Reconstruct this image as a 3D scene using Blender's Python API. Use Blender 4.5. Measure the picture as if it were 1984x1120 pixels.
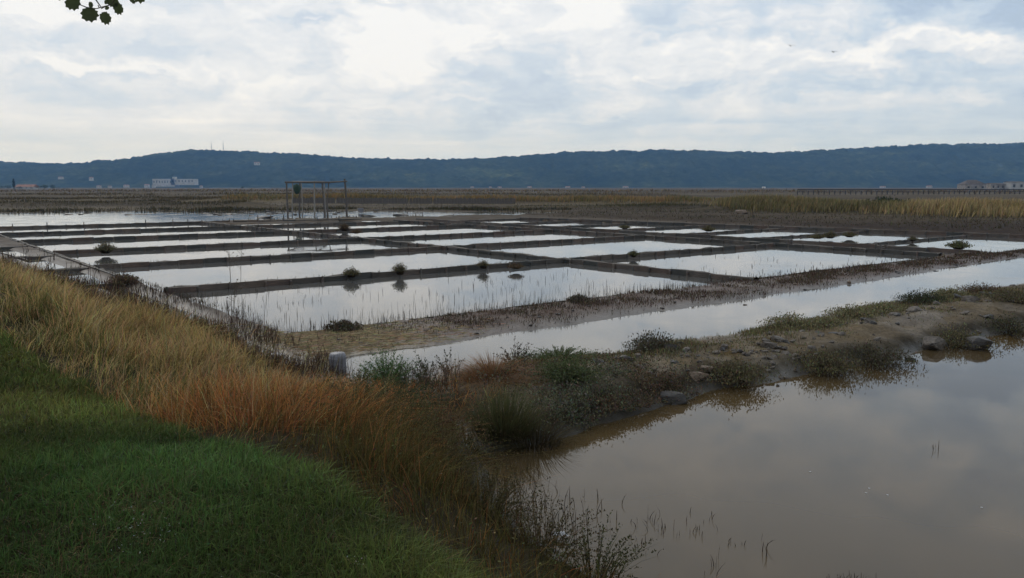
import bpy, bmesh, math, random
import numpy as np
from mathutils import Vector, Matrix

for o in list(bpy.data.objects):
    bpy.data.objects.remove(o)
SC = bpy.context.scene
COL = SC.collection
rnd = random.Random(7)
rng = np.random.default_rng(11)
R = math.radians

# ------------------------------------------------------------------ camera, sky, sun, exposure
F_PX, HZ, EYE = 1570.0, 362.0, 2.6           # focal length in photo pixels, horizon row, eye height over the water
PITCH = math.atan((560 - HZ) / F_PX)
cam_d = bpy.data.cameras.new('camera'); cam = bpy.data.objects.new('camera', cam_d); COL.objects.link(cam)
cam.location = (0, 0, EYE); cam.rotation_euler = (R(90) - PITCH, 0, 0)
cam_d.sensor_width = 36.0; cam_d.lens = 36.0 * F_PX / 1984.0
cam_d.clip_start = 0.05; cam_d.clip_end = 20000
SC.camera = cam

SUN_AZ, SUN_EL = R(-24), R(34)               # hidden behind the bright clouds
world = bpy.data.worlds.new('World'); SC.world = world; world.use_nodes = True


def build_world():
    nt = world.node_tree; nt.nodes.clear()
    N, L = nt.nodes, nt.links

    def link(v, sock):
        if isinstance(v, (int, float)):
            sock.default_value = v
        else:
            L.new(v, sock)

    def m(op, a, b=0.0, c=0.0, clamp=False):
        n = N.new('ShaderNodeMath'); n.operation = op; n.use_clamp = clamp
        link(a, n.inputs[0]); link(b, n.inputs[1]); link(c, n.inputs[2])
        return n.outputs[0]

    def comb(x, y, z):
        n = N.new('ShaderNodeCombineXYZ'); link(x, n.inputs[0]); link(y, n.inputs[1]); link(z, n.inputs[2]); return n.outputs[0]

    def noise(v, scale, detail=6.0, rough=0.55, dist=0.0):
        n = N.new('ShaderNodeTexNoise'); L.new(v, n.inputs['Vector'])
        n.inputs['Scale'].default_value = scale; n.inputs['Detail'].default_value = detail
        n.inputs['Roughness'].default_value = rough; n.inputs['Distortion'].default_value = dist
        return n.outputs['Fac']

    def ss(v, a, b):                         # smoothstep a..b
        n = N.new('ShaderNodeMapRange'); n.interpolation_type = 'SMOOTHSTEP'
        L.new(v, n.inputs['Value']); n.inputs['From Min'].default_value = a; n.inputs['From Max'].default_value = b
        return n.outputs['Result']

    def mix(f, a, b):
        n = N.new('ShaderNodeMix'); n.data_type = 'RGBA'
        link(f, n.inputs['Factor'])
        for v, i in ((a, 6), (b, 7)):
            if isinstance(v, tuple):
                n.inputs[i].default_value = (*v, 1)
            else:
                L.new(v, n.inputs[i])
        return n.outputs[2]

    tc = N.new('ShaderNodeTexCoord')
    sp = N.new('ShaderNodeSeparateXYZ'); L.new(tc.outputs['Generated'], sp.inputs[0])
    x, y, z = sp.outputs
    zc = m('MAXIMUM', z, 0.0)
    den = m('ADD', zc, 0.055)
    px, py = m('DIVIDE', x, den), m('DIVIDE', y, den)
    az, el = m('ARCTAN2', x, y), m('ARCSINE', zc)
    P = comb(px, py, 0.0)
    # angular coordinates, warped so that cloud heads get ragged edges
    A = comb(az, m('MULTIPLY', el, 1.7), 0.31)
    w1 = m('MULTIPLY', m('SUBTRACT', noise(A, 11.0, 9.0, 0.60), 0.5), 0.22)
    w2 = m('MULTIPLY', m('SUBTRACT', noise(comb(az, m('MULTIPLY', el, 1.7), 4.7), 12.0, 9.0, 0.60), 0.5), 0.13)
    azw, elw = m('ADD', az, w1), m('ADD', el, w2)

    def blob(pxx, pyy, rx, ry):              # a cloud mass in the direction seen at that photo pixel
        a0 = math.atan((pxx - 992) / F_PX); e0 = math.atan((HZ - pyy) / F_PX)
        dx = m('DIVIDE', m('SUBTRACT', azw, a0), rx / F_PX); dy = m('DIVIDE', m('SUBTRACT', elw, e0), ry / F_PX)
        return m('EXPONENT', m('MULTIPLY', m('ADD', m('MULTIPLY', dx, dx), m('MULTIPLY', dy, dy)), -1.0))

    # puffy upper deck, long streaks low over the horizon
    puff = m('SUBTRACT', noise(comb(m('ADD', az, m('MULTIPLY', w1, 0.5)), m('MULTIPLY', m('ADD', el, m('MULTIPLY', w2, 0.5)), 2.3), 2.2), 12.0, 10.0, 0.60), 0.5)
    deck = m('SUBTRACT', noise(comb(m('MULTIPLY', px, 0.5), py, 1.3), 0.9, 8.0, 0.58, 0.3), 0.5)
    streak = m('SUBTRACT', noise(comb(m('MULTIPLY', az, 2.6), m('MULTIPLY', el, 30.0), 9.4), 1.5, 7.0, 0.55, 0.6), 0.5)
    low = m('SUBTRACT', 1.0, ss(el, 0.045, 0.13))
    tex = m('ADD', m('MULTIPLY', puff, m('SUBTRACT', 2.35, m('MULTIPLY', low, 1.6))), m('ADD', m('MULTIPLY', deck, 0.7), m('MULTIPLY', streak, m('ADD', m('MULTIPLY', low, 0.9), 0.2))))
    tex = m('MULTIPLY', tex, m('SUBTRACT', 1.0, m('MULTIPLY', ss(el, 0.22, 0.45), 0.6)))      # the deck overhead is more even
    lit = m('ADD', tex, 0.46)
    for b, w in (((560, 75, 210, 70), .20), ((745, 115, 85, 75), .46), ((1108, 128, 48, 36), .50), ((950, 80, 90, 22), .30), ((190, 157, 150, 15), .34), ((50, 75, 110, 55), .34),
                 ((1680, 118, 280, 18), .26), ((1860, 122, 150, 16), .2), ((860, 212, 260, 8), .18), ((1150, 45, 130, 34), .22), ((1280, 145, 22, 8), .4), ((1420, 160, 240, 50), .12), ((1480, 235, 160, 14), .12)):
        lit = m('ADD', lit, m('MULTIPLY', blob(*b), w))
    for b, w in (((960, 165, 120, 70), .30), ((1090, 228, 260, 22), .34), ((1830, 45, 260, 45), .42), ((628, 74, 42, 13), .75), ((1420, 28, 200, 30), .24), ((60, 8, 110, 14), .45), ((640, 8, 160, 10), .3),
                 ((250, 118, 90, 30), .22), ((230, 176, 130, 8), .26), ((620, 150, 130, 26), .22), ((1290, 92, 50, 9), .3), ((1740, 175, 260, 14), .2), ((1390, 178, 60, 8), .22), ((900, 250, 340, 16), .10)):
        lit = m('SUBTRACT', lit, m('MULTIPLY', blob(*b), w))
    # brighter towards the hidden sun
    sd = (math.sin(SUN_AZ) * math.cos(SUN_EL), math.cos(SUN_AZ) * math.cos(SUN_EL), math.sin(SUN_EL))
    dt = N.new('ShaderNodeVectorMath'); dt.operation = 'DOT_PRODUCT'
    L.new(tc.outputs['Generated'], dt.inputs[0]); dt.inputs[1].default_value = sd
    glow = ss(dt.outputs['Value'], 0.60, 0.98)
    lit = m('ADD', lit, m('MULTIPLY', glow, 0.24))
    rp = N.new('ShaderNodeValToRGB'); L.new(lit, rp.inputs[0]); e = rp.color_ramp.elements
    stops = ((0.0, (0.47, 0.59, 0.76)), (0.35, (0.60, 0.71, 0.84)), (0.64, (0.75, 0.81, 0.89)), (0.90, (0.88, 0.915, 0.96)), (1.0, (0.96, 0.98, 1.0)))
    while len(e) < len(stops): e.new(0.5)
    for k, (p_, c_) in enumerate(stops): e[k].position = p_; e[k].color = (*c_, 1)
    cloud = mix(m('MULTIPLY', glow, 0.30), rp.outputs[0], (0.91, 0.925, 0.94))
    # low band near the horizon: even pale veil
    hzf = m('SUBTRACT', 1.0, ss(el, 0.0, 0.085))
    veil = mix(ss(az, -0.55, 0.45), (0.77, 0.86, 0.93), (0.63, 0.755, 0.91))
    cloud = mix(m('MULTIPLY', hzf, 0.7), cloud, veil)
    sky = N.new('ShaderNodeTexSky'); sky.sky_type = 'NISHITA'; sky.sun_disc = False
    sky.sun_elevation = SUN_EL; sky.sun_rotation = SUN_AZ; sky.altitude = 5; sky.dust_density = 2.0
    STR = 0.1
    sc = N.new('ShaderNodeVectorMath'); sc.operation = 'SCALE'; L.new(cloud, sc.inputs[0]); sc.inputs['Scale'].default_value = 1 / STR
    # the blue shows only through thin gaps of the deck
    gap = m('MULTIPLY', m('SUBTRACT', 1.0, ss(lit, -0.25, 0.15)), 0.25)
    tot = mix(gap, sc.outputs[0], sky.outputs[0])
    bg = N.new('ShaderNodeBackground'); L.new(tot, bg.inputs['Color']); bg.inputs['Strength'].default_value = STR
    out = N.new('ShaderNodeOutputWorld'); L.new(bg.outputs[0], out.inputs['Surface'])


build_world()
world.cycles.sampling_method = 'MANUAL'; world.cycles.sample_map_resolution = 512
sun_d = bpy.data.lights.new('sun', 'SUN'); sun = bpy.data.objects.new('sun', sun_d); COL.objects.link(sun)
sun_d.energy = 0.8; sun_d.angle = R(14); sun_d.color = (1.0, 0.96, 0.90)
sdir = Vector((math.sin(SUN_AZ) * math.cos(SUN_EL), math.cos(SUN_AZ) * math.cos(SUN_EL), math.sin(SUN_EL)))
sun.rotation_euler = (-sdir).to_track_quat('-Z', 'Y').to_euler(); sun.location = (0, 0, 50)
SC.view_settings.view_transform = 'Standard'; SC.view_settings.look = 'None'
SC.view_settings.exposure = 0.0; SC.view_settings.gamma = 1.0; SC.view_settings.use_curve_mapping = False
SC.render.engine = 'CYCLES'
cy = SC.cycles
cy.use_denoising = True; cy.max_bounces = 5; cy.diffuse_bounces = 2; cy.glossy_bounces = 3; cy.transmission_bounces = 2
cy.volume_bounces = 0; cy.transparent_max_bounces = 4; cy.caustics_reflective = False; cy.caustics_refractive = False
cy.sample_clamp_indirect = 4.0

# ------------------------------------------------------------------ helpers
CP, SP = math.cos(PITCH), math.sin(PITCH)


def pix(x, y, z=0.0):
    """photo pixel -> point on the level z (where the thing touches the ground)"""
    a, b = (x - 992) / F_PX, (y - 560) / F_PX
    d = (a, CP - b * SP, -SP - b * CP)
    t = (z - EYE) / d[2]
    return (d[0] * t, d[1] * t)


def at(x, y, dist):
    """photo pixel + forward distance -> point"""
    a, b = (x - 992) / F_PX, (y - 560) / F_PX
    d = (a, CP - b * SP, -SP - b * CP)
    t = dist / d[1]
    return Vector((d[0] * t, dist, EYE + d[2] * t))


UA = R(38.6)
U = np.array([math.cos(UA), math.sin(UA)]); V = np.array([-U[1], U[0]]); O2 = np.array([-3.93, 13.86])


def uv(u, v):
    return O2 + U * u + V * v


def to_uv(x, y):
    d = np.stack([x - O2[0], y - O2[1]], -1)
    return d @ U, d @ V


# lawn bank: t runs along the edge of the lawn, s across it towards the pans
BN = np.array([0.73, 0.683]); BN /= np.linalg.norm(BN); BT = np.array([-BN[1], BN[0]]); B0 = np.array([-2.0, 5.4])


def bank_st(x, y):
    d = np.stack([np.asarray(x) - B0[0], np.asarray(y) - B0[1]], -1)
    return d @ BN, d @ BT


def hsh(ix, iy, seed):
    h = (ix.astype(np.int64) * 374761393 + iy.astype(np.int64) * 668265263 + seed * 974711) & 0xFFFFFFFF
    h = ((h ^ (h >> 13)) * 1274126177) & 0xFFFFFFFF
    return ((h ^ (h >> 16)) & 0xFFFF) / 65535.0


def vnoise(x, y, seed=0):
    x = np.asarray(x, float); y = np.asarray(y, float)
    ix, iy = np.floor(x), np.floor(y); fx, fy = x - ix, y - iy
    fx = fx * fx * (3 - 2 * fx); fy = fy * fy * (3 - 2 * fy)
    a, b = hsh(ix, iy, seed), hsh(ix + 1, iy, seed); c, d = hsh(ix, iy + 1, seed), hsh(ix + 1, iy + 1, seed)
    return (a + (b - a) * fx) * (1 - fy) + (c + (d - c) * fx) * fy


def fbm(x, y, seed=0, oct=4):
    r, amp, tot = 0, 1.0, 0
    for k in range(oct):
        r = r + amp * vnoise(np.asarray(x) * 2 ** k, np.asarray(y) * 2 ** k, seed + k * 17); tot += amp; amp *= 0.5
    return r / tot - 0.5


def sst(a, b, v):
    t = np.clip((v - a) / (b - a), 0, 1); return t * t * (3 - 2 * t)


def sdist(poly, x, y):
    """signed distance to a polygon, positive inside"""
    poly = np.asarray(poly, float); q = np.roll(poly, -1, 0)
    best = np.full(np.shape(x), 1e18); ins = np.zeros(np.shape(x), bool)
    for (ax, ay), (bx, by) in zip(poly, q):
        ex, ey = bx - ax, by - ay; l2 = ex * ex + ey * ey + 1e-12
        t = np.clip(((x - ax) * ex + (y - ay) * ey) / l2, 0, 1)
        best = np.minimum(best, (x - ax - t * ex) ** 2 + (y - ay - t * ey) ** 2)
        c = ((ay > y) != (by > y)) & (x < ex * (y - ay) / (ey if abs(ey) > 1e-12 else 1e-12) + ax)
        ins ^= c
    d = np.sqrt(best); return np.where(ins, d, -d)


def pdist(line, x, y):
    best = np.full(np.shape(x), 1e18)
    for (ax, ay), (bx, by) in zip(line[:-1], line[1:]):
        ex, ey = bx - ax, by - ay; l2 = ex * ex + ey * ey + 1e-12
        t = np.clip(((x - ax) * ex + (y - ay) * ey) / l2, 0, 1)
        best = np.minimum(best, (x - ax - t * ex) ** 2 + (y - ay - t * ey) ** 2)
    return np.sqrt(best)


def tag(o, label=None, cat=None, group=None, kind=None):
    if label: o['label'] = label
    if cat: o['category'] = cat
    if group: o['group'] = group
    if kind: o['kind'] = kind
    return o


def empty(name, loc, rz=0.0):
    o = bpy.data.objects.new(name, None); COL.objects.link(o); o.location = loc; o.rotation_euler = (0, 0, rz); o.empty_display_size = 0.2
    return o


def link(name, me, mat=None, parent=None, loc=None):
    o = bpy.data.objects.new(name, me); COL.objects.link(o)
    if mat and not me.materials: me.materials.append(mat)
    if parent: o.parent = parent
    if loc is not None: o.location = loc
    return o


def mesh_np(name, verts, faces_flat, sizes, cols=None, smooth=False):
    me = bpy.data.meshes.new(name)
    verts = np.asarray(verts, np.float32); faces_flat = np.asarray(faces_flat, np.int32); sizes = np.asarray(sizes, np.int32)
    me.vertices.add(len(verts)); me.vertices.foreach_set('co', verts.ravel())
    me.loops.add(len(faces_flat)); me.loops.foreach_set('vertex_index', faces_flat)
    me.polygons.add(len(sizes)); me.polygons.foreach_set('loop_start', np.concatenate([[0], np.cumsum(sizes)[:-1]]).astype(np.int32))
    if smooth: me.polygons.foreach_set('use_smooth', np.ones(len(sizes), bool))
    me.update(calc_edges=True)
    if cols is not None:
        at_ = me.attributes.new('Col', 'FLOAT_COLOR', 'POINT')
        c = np.ones((len(verts), 4), np.float32); c[:, :3] = cols; at_.data.foreach_set('color', c.ravel())
    return me


def bm_mesh(name, bm, smooth=False):
    me = bpy.data.meshes.new(name); bm.to_mesh(me); bm.free()
    if smooth:
        for p in me.polygons: p.use_smooth = True
    return me


def box(bm, c, s, rz=0.0, rx=0.0, ry=0.0):
    g = bmesh.ops.create_cube(bm, size=1.0)
    mt = Matrix.Translation(c) @ Matrix.Rotation(rz, 4, 'Z') @ Matrix.Rotation(ry, 4, 'Y') @ Matrix.Rotation(rx, 4, 'X') @ Matrix.Diagonal((*s, 1))
    bmesh.ops.transform(bm, matrix=mt, verts=g['verts']); return g['verts']


def tube(bm, pts, radii, seg=7, cap=True):
    rings = []
    n = len(pts); pts = [Vector(p) for p in pts]
    for i, p in enumerate(pts):
        d = (pts[min(i + 1, n - 1)] - pts[max(i - 1, 0)]).normalized()
        a = d.cross(Vector((0, 0, 1)))
        if a.length < 0.05: a = d.cross(Vector((1, 0, 0)))
        a.normalize(); b = d.cross(a).normalized()
        rings.append([bm.verts.new(p + (a * math.cos(2 * math.pi * k / seg) + b * math.sin(2 * math.pi * k / seg)) * radii[i]) for k in range(seg)])
    for r0, r1 in zip(rings, rings[1:]):
        for k in range(seg): bm.faces.new((r0[k], r0[(k + 1) % seg], r1[(k + 1) % seg], r1[k]))
    if cap:
        bm.faces.new(rings[0][::-1]); bm.faces.new(rings[-1])


# ------------------------------------------------------------------ materials
def new_mat(name):
    m = bpy.data.materials.new(name); m.use_nodes = True; nt = m.node_tree
    b = nt.nodes['Principled BSDF']; return m, nt, b


def n_noise(nt, scale, detail=4.0, rough=0.55, coord='Object', vec_scale=None, dist=0.0):
    tc = nt.nodes.new('ShaderNodeTexCoord'); n = nt.nodes.new('ShaderNodeTexNoise')
    src = tc.outputs[coord] if coord != 'World' else nt.nodes.new('ShaderNodeNewGeometry').outputs['Position']
    if vec_scale:
        mp = nt.nodes.new('ShaderNodeMapping'); mp.inputs['Scale'].default_value = vec_scale; nt.links.new(src, mp.inputs['Vector']); src = mp.outputs[0]
    nt.links.new(src, n.inputs['Vector'])
    n.inputs['Scale'].default_value = scale; n.inputs['Detail'].default_value = detail; n.inputs['Roughness'].default_value = rough; n.inputs['Distortion'].default_value = dist
    return n.outputs['Fac']


def n_ramp(nt, fac, stops):
    r = nt.nodes.new('ShaderNodeValToRGB'); e = r.color_ramp.elements
    while len(e) < len(stops): e.new(0.5)
    for k, (p, c) in enumerate(stops): e[k].position = p; e[k].color = (*c, 1)
    nt.links.new(fac, r.inputs[0]); return r.outputs[0]


def n_mix(nt, f, a, b, mode='MIX'):
    n = nt.nodes.new('ShaderNodeMix'); n.data_type = 'RGBA'; n.blend_type = mode
    for v, i in ((f, 0), (a, 6), (b, 7)):
        if isinstance(v, (int, float)): n.inputs[i].default_value = v
        elif isinstance(v, tuple): n.inputs[i].default_value = (*v, 1)
        else: nt.links.new(v, n.inputs[i])
    return n.outputs[2]


def n_bump(nt, b, h, strength, dist=0.02):
    bp = nt.nodes.new('ShaderNodeBump'); bp.inputs['Strength'].default_value = strength; bp.inputs['Distance'].default_value = dist
    nt.links.new(h, bp.inputs['Height']); nt.links.new(bp.outputs[0], b.inputs['Normal'])


def simple(name, c0, c1, scale=6.0, rough=0.8, bump=0.3, coord='Object', vs=None):
    m, nt, b = new_mat(name)
    f = n_noise(nt, scale, 6, 0.6, coord, vs)
    nt.links.new(n_ramp(nt, f, [(0.32, c0), (0.68, c1)]), b.inputs['Base Color']); b.inputs['Roughness'].default_value = rough
    if bump: n_bump(nt, b, f, bump)
    return m


def veg_mat(name, transl=0.25):
    m, nt, b = new_mat(name)
    a = nt.nodes.new('ShaderNodeAttribute'); a.attribute_name = 'Col'
    d = nt.nodes.new('ShaderNodeBsdfDiffuse'); t = nt.nodes.new('ShaderNodeBsdfTranslucent'); g = nt.nodes.new('ShaderNodeBsdfGlossy')
    g.inputs['Roughness'].default_value = 0.5; g.inputs['Color'].default_value = (0.5, 0.5, 0.5, 1)
    nt.links.new(a.outputs['Color'], d.inputs['Color']); nt.links.new(a.outputs['Color'], t.inputs['Color'])
    mx = nt.nodes.new('ShaderNodeMixShader'); mx.inputs[0].default_value = transl
    nt.links.new(d.outputs[0], mx.inputs[1]); nt.links.new(t.outputs[0], mx.inputs[2])
    m2 = nt.nodes.new('ShaderNodeMixShader'); m2.inputs[0].default_value = 0.012
    nt.links.new(mx.outputs[0], m2.inputs[1]); nt.links.new(g.outputs[0], m2.inputs[2])
    nt.links.new(m2.outputs[0], nt.nodes['Material Output'].inputs['Surface']); nt.nodes.remove(b)
    return m


def water_mat(name, body, body2, ripple=0.02, rscale=3.0, rough=0.02):
    m, nt, b = new_mat(name)
    f = n_noise(nt, 0.25, 4, 0.55, 'World', (1, 1, 1))
    nt.links.new(n_ramp(nt, f, [(0.35, body), (0.65, body2)]), b.inputs['Base Color'])
    rf = n_noise(nt, 0.55, 4, 0.6, 'World', (1, 1, 1), 0.6); mr_ = nt.nodes.new('ShaderNodeMapRange'); nt.links.new(rf, mr_.inputs[0]); mr_.inputs[1].default_value = .48; mr_.inputs[2].default_value = .72; mr_.inputs[3].default_value = rough; mr_.inputs[4].default_value = rough + .10
    nt.links.new(mr_.outputs[0], b.inputs['Roughness']); b.inputs['IOR'].default_value = 1.333
    h = n_noise(nt, rscale, 3, 0.5, 'World', (1, 1, 1))
    n_bump(nt, b, h, ripple, 0.05)
    return m


M = {}
M['veg'] = veg_mat('vegetation'); M['dryveg'] = veg_mat('dry_vegetation', 0.18)
M['pond'] = water_mat('muddy_pond_water', (0.078, 0.051, 0.022), (0.060, 0.042, 0.021), 0.015, 1.2, 0.03)
M['pan'] = water_mat('pan_water', (0.075, 0.072, 0.066), (0.095, 0.090, 0.082), 0.012, 1.6, 0.02)
M['channel'] = water_mat('channel_water', (0.10, 0.095, 0.085), (0.12, 0.112, 0.10), 0.012, 1.4, 0.03)
M['lagoon'] = water_mat('lagoon_water', (0.08, 0.08, 0.08), (0.09, 0.088, 0.085), 0.02, 0.8, 0.05)
M['rock'] = simple('stone', (0.042, 0.034, 0.027), (0.15, 0.122, 0.098), 3.0, 0.8, 0.8)
M['rock_dark'] = simple('wet_stone', (0.018, 0.015, 0.013), (0.055, 0.046, 0.039), 3.5, 0.6, 0.8)
M['rock_pale'] = simple('pale_stone', (0.095, 0.064, 0.042), (0.21, 0.155, 0.112), 3.0, 0.85, 0.6)
M['post'] = simple('weathered_post', (0.045, 0.038, 0.034), (0.14, 0.12, 0.105), 5.0, 0.85, 0.4, 'Object', (6, 6, 0.7))
M['post_pale'] = simple('bleached_post', (0.14, 0.125, 0.11), (0.30, 0.275, 0.25), 5.0, 0.85, 0.4, 'Object', (6, 6, 0.7))
M['earth'] = simple('wall_earth', (0.035, 0.028, 0.022), (0.10, 0.082, 0.062), 9.0, 0.85, 0.7, 'World')
M['bark'] = simple('bark', (0.05, 0.042, 0.035), (0.15, 0.13, 0.11), 10.0, 0.9, 0.8, 'Object', (4, 4, 0.8))
M['twig'] = simple('twig', (0.06, 0.05, 0.035), (0.11, 0.09, 0.06), 20.0, 0.8, 0.2)
M['pipe'] = simple('grey_pipe_plastic', (0.12, 0.117, 0.128), (0.20, 0.195, 0.21), 4.0, 0.55, 0.1, 'Object', (1, 1, 6))
M['whitewall'] = simple('pale_plaster', (0.27, 0.26, 0.25), (0.44, 0.43, 0.41), 0.25, 0.9, 0.0, 'World')
M['stonewall'] = simple('rubble_wall', (0.14, 0.125, 0.11), (0.34, 0.31, 0.28), 0.8, 0.9, 0.0, 'World')
M['roof'] = simple('tile_roof', (0.16, 0.075, 0.05), (0.30, 0.15, 0.10), 0.6, 0.9, 0.0, 'World')
M['roof_dark'] = simple('old_roof', (0.05, 0.042, 0.038), (0.11, 0.09, 0.08), 0.7, 0.9, 0.0, 'World')
M['window'] = simple('dark_opening', (0.012, 0.012, 0.014), (0.03, 0.03, 0.033), 1.0, 0.4, 0.0)
M['metal'] = simple('mast_metal', (0.16, 0.16, 0.17), (0.26, 0.26, 0.27), 1.0, 0.5, 0.0)
M['net'] = simple('green_netting', (0.012, 0.03, 0.02), (0.04, 0.075, 0.05), 14.0, 0.9, 0.6)
M['white'] = simple('white_plastic', (0.60, 0.60, 0.60), (0.80, 0.80, 0.80), 8.0, 0.5, 0.3)
M['feather'] = simple('bird_feather', (0.12, 0.12, 0.13), (0.25, 0.25, 0.26), 8.0, 0.8, 0.0)
M['railing'] = simple('dark_railing', (0.018, 0.016, 0.016), (0.04, 0.036, 0.034), 1.5, 0.85, 0.0)

mt, nt, b = new_mat('wet_plank')                   # each board takes its own tone
oi = nt.nodes.new('ShaderNodeObjectInfo')
tone = n_ramp(nt, oi.outputs['Random'], [(0.0, (0.070, 0.056, 0.046)), (0.3, (0.050, 0.050, 0.045)), (0.55, (0.105, 0.084, 0.070)), (0.8, (0.115, 0.075, 0.058)), (1.0, (0.135, 0.112, 0.092))])
gr = n_noise(nt, 3.0, 6, 0.65, 'World', (1.5, 1.5, 14))
st = n_noise(nt, 1.7, 4, 0.6, 'World')
c = n_mix(nt, 1.0, tone, n_ramp(nt, gr, [(0.3, (0.45, 0.45, 0.45)), (0.7, (1.25, 1.25, 1.25))]), 'MULTIPLY')
c = n_mix(nt, 1.0, c, n_ramp(nt, st, [(0.3, (0.6, 0.62, 0.6)), (0.65, (1.1, 1.08, 1.05))]), 'MULTIPLY')
nt.links.new(c, b.inputs['Base Color']); b.inputs['Roughness'].default_value = 0.62; n_bump(nt, b, gr, 0.4, 0.01)
M['plank'] = mt

mt, nt, b = new_mat('ground')
a = nt.nodes.new('ShaderNodeAttribute'); a.attribute_name = 'Col'
w = nt.nodes.new('ShaderNodeAttribute'); w.attribute_name = 'wet'
f1 = n_noise(nt, 1.3, 8, 0.65, 'World'); f2 = n_noise(nt, 14.0, 6, 0.7, 'World')
c = n_mix(nt, 1.0, a.outputs['Color'], n_ramp(nt, f1, [(0.3, (0.62, 0.60, 0.58)), (0.7, (1.3, 1.28, 1.25))]), 'MULTIPLY')
c = n_mix(nt, 1.0, c, n_ramp(nt, f2, [(0.3, (0.6, 0.6, 0.6)), (0.7, (1.3, 1.3, 1.3))]), 'MULTIPLY')
nt.links.new(c, b.inputs['Base Color'])
mr = nt.nodes.new('ShaderNodeMapRange'); nt.links.new(w.outputs['Fac'], mr.inputs[0]); mr.inputs[3].default_value = 0.92; mr.inputs[4].default_value = 0.42
nt.links.new(mr.outputs[0], b.inputs['Roughness'])
mr = nt.nodes.new('ShaderNodeMapRange'); nt.links.new(w.outputs['Fac'], mr.inputs[0]); mr.inputs[3].default_value = 0.04; mr.inputs[4].default_value = 0.42
nt.links.new(mr.outputs[0], b.inputs['Specular IOR Level'])
n_bump(nt, b, f2, 0.6, 0.03)
M['ground'] = mt

# ------------------------------------------------------------------ ground and water
POND = [pix(*p) for p in [(1984, 634), (1930, 646), (1850, 663), (1790, 673), (1740, 690), (1650, 702), (1600, 713), (1560, 722), (1480, 736), (1420, 744), (1370, 755),
        (1315, 772), (1265, 784), (1200, 806), (1120, 832), (1060, 850), (990, 862), (945, 874), (905, 848), (880, 826), (862, 816), (852, 822), (885, 856), (915, 884),
        (925, 905), (945, 945), (985, 995), (1050, 1050), (1110, 1095), (1180, 1150)]] + [(2.2, 2.6), (6, -2), (12, -12), (60, -12), (60, 50), (45, 41)]
CHAN = [pix(*p) for p in [(652, 694), (700, 681), (780, 673), (850, 664), (930, 652), (1000, 641), (1100, 628), (1200, 611), (1300, 597), (1420, 583), (1520, 566), (1600, 556),
        (1700, 541), (1800, 524), (1880, 511), (1984, 497), (2150, 476), (2150, 522), (1984, 549), (1900, 561), (1820, 575), (1750, 583), (1680, 593), (1600, 613), (1540, 624),
        (1460, 641), (1300, 666), (1240, 674), (1160, 691), (1060, 694), (980, 702), (900, 714), (800, 737), (740, 750), (690, 747), (650, 724)]]
DITCH = [pix(*p) for p in [(-220, 425), (-60, 459), (23, 484), (85, 503), (128, 517), (174, 532), (215, 552), (260, 566), (330, 590), (420, 625), (500, 668), (560, 690), (605, 700),
         (590, 714), (540, 712), (500, 694), (440, 655), (380, 625), (300, 594), (240, 578), (193, 558), (159, 549), (128, 538), (85, 523), (30, 499), (-60, 474), (-220, 436)]]
LAGOON = [tuple(uv(-6, 46.6)), tuple(uv(-40, 47.5)), pix(-250, 409), pix(0, 412.5), pix(150, 410), pix(300, 409), pix(430, 410), pix(560, 408.5), pix(700, 408.5), pix(860, 408.5), pix(960, 410),
          pix(1110, 411), pix(1120, 415), pix(990, 418), pix(840, 420), tuple(uv(13, 46.6))]
ROWS = [0, 7.4, 15.0, 22.1, 30.3, 37.9, 46.0]
PAN_A, PAN_B, C3U, PAN_E = 13.3, 25.7, 28.3, 41.0
RROWS = [-0.6, 5.1, 10.5, 15.2, 20.4, 25.6, 31.0, 37.0]
pans = []
for k in range(6):
    pans.append((0.0, PAN_A, ROWS[k], ROWS[k + 1]))
    if k < 5: pans.append((PAN_A, PAN_B, ROWS[k], ROWS[k + 1]))
pans.append((PAN_A, PAN_B, ROWS[5], 43.0))
for k in range(7):
    pans.append((C3U, PAN_E - (0.9 * k), RROWS[k], RROWS[k + 1]))
pans.append((PAN_B, C3U, 0.4, 38.0))                      # narrow feeder channel between the long walls


DIKES = [  # (line, half width, height)
    ([pix(1405, 412), pix(1600, 416), pix(1800, 421), pix(1990, 425), pix(2400, 430)], 3.6, 0.75),
    ([pix(440, 391), pix(700, 392), pix(1000, 394), pix(1300, 396), pix(1500, 398)], 5.5, 0.75),
    ([pix(-400, 398), pix(0, 399), pix(300, 398), pix(480, 401)], 4.0, 0.55),
    ([pix(-400, 389), pix(0, 390), pix(300, 388.5), pix(560, 391)], 6.0, 0.55),
    ([pix(-500, 381), pix(300, 381), pix(700, 380), pix(1300, 381)], 10.0, 0.6),
    ([pix(-600, 374), pix(500, 373.5), pix(1400, 375), pix(2500, 376)], 22.0, 0.8),
    ([pix(1000, 404), pix(1200, 405), pix(1400, 407), pix(1500, 409)], 2.5, 0.35),
]


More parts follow.
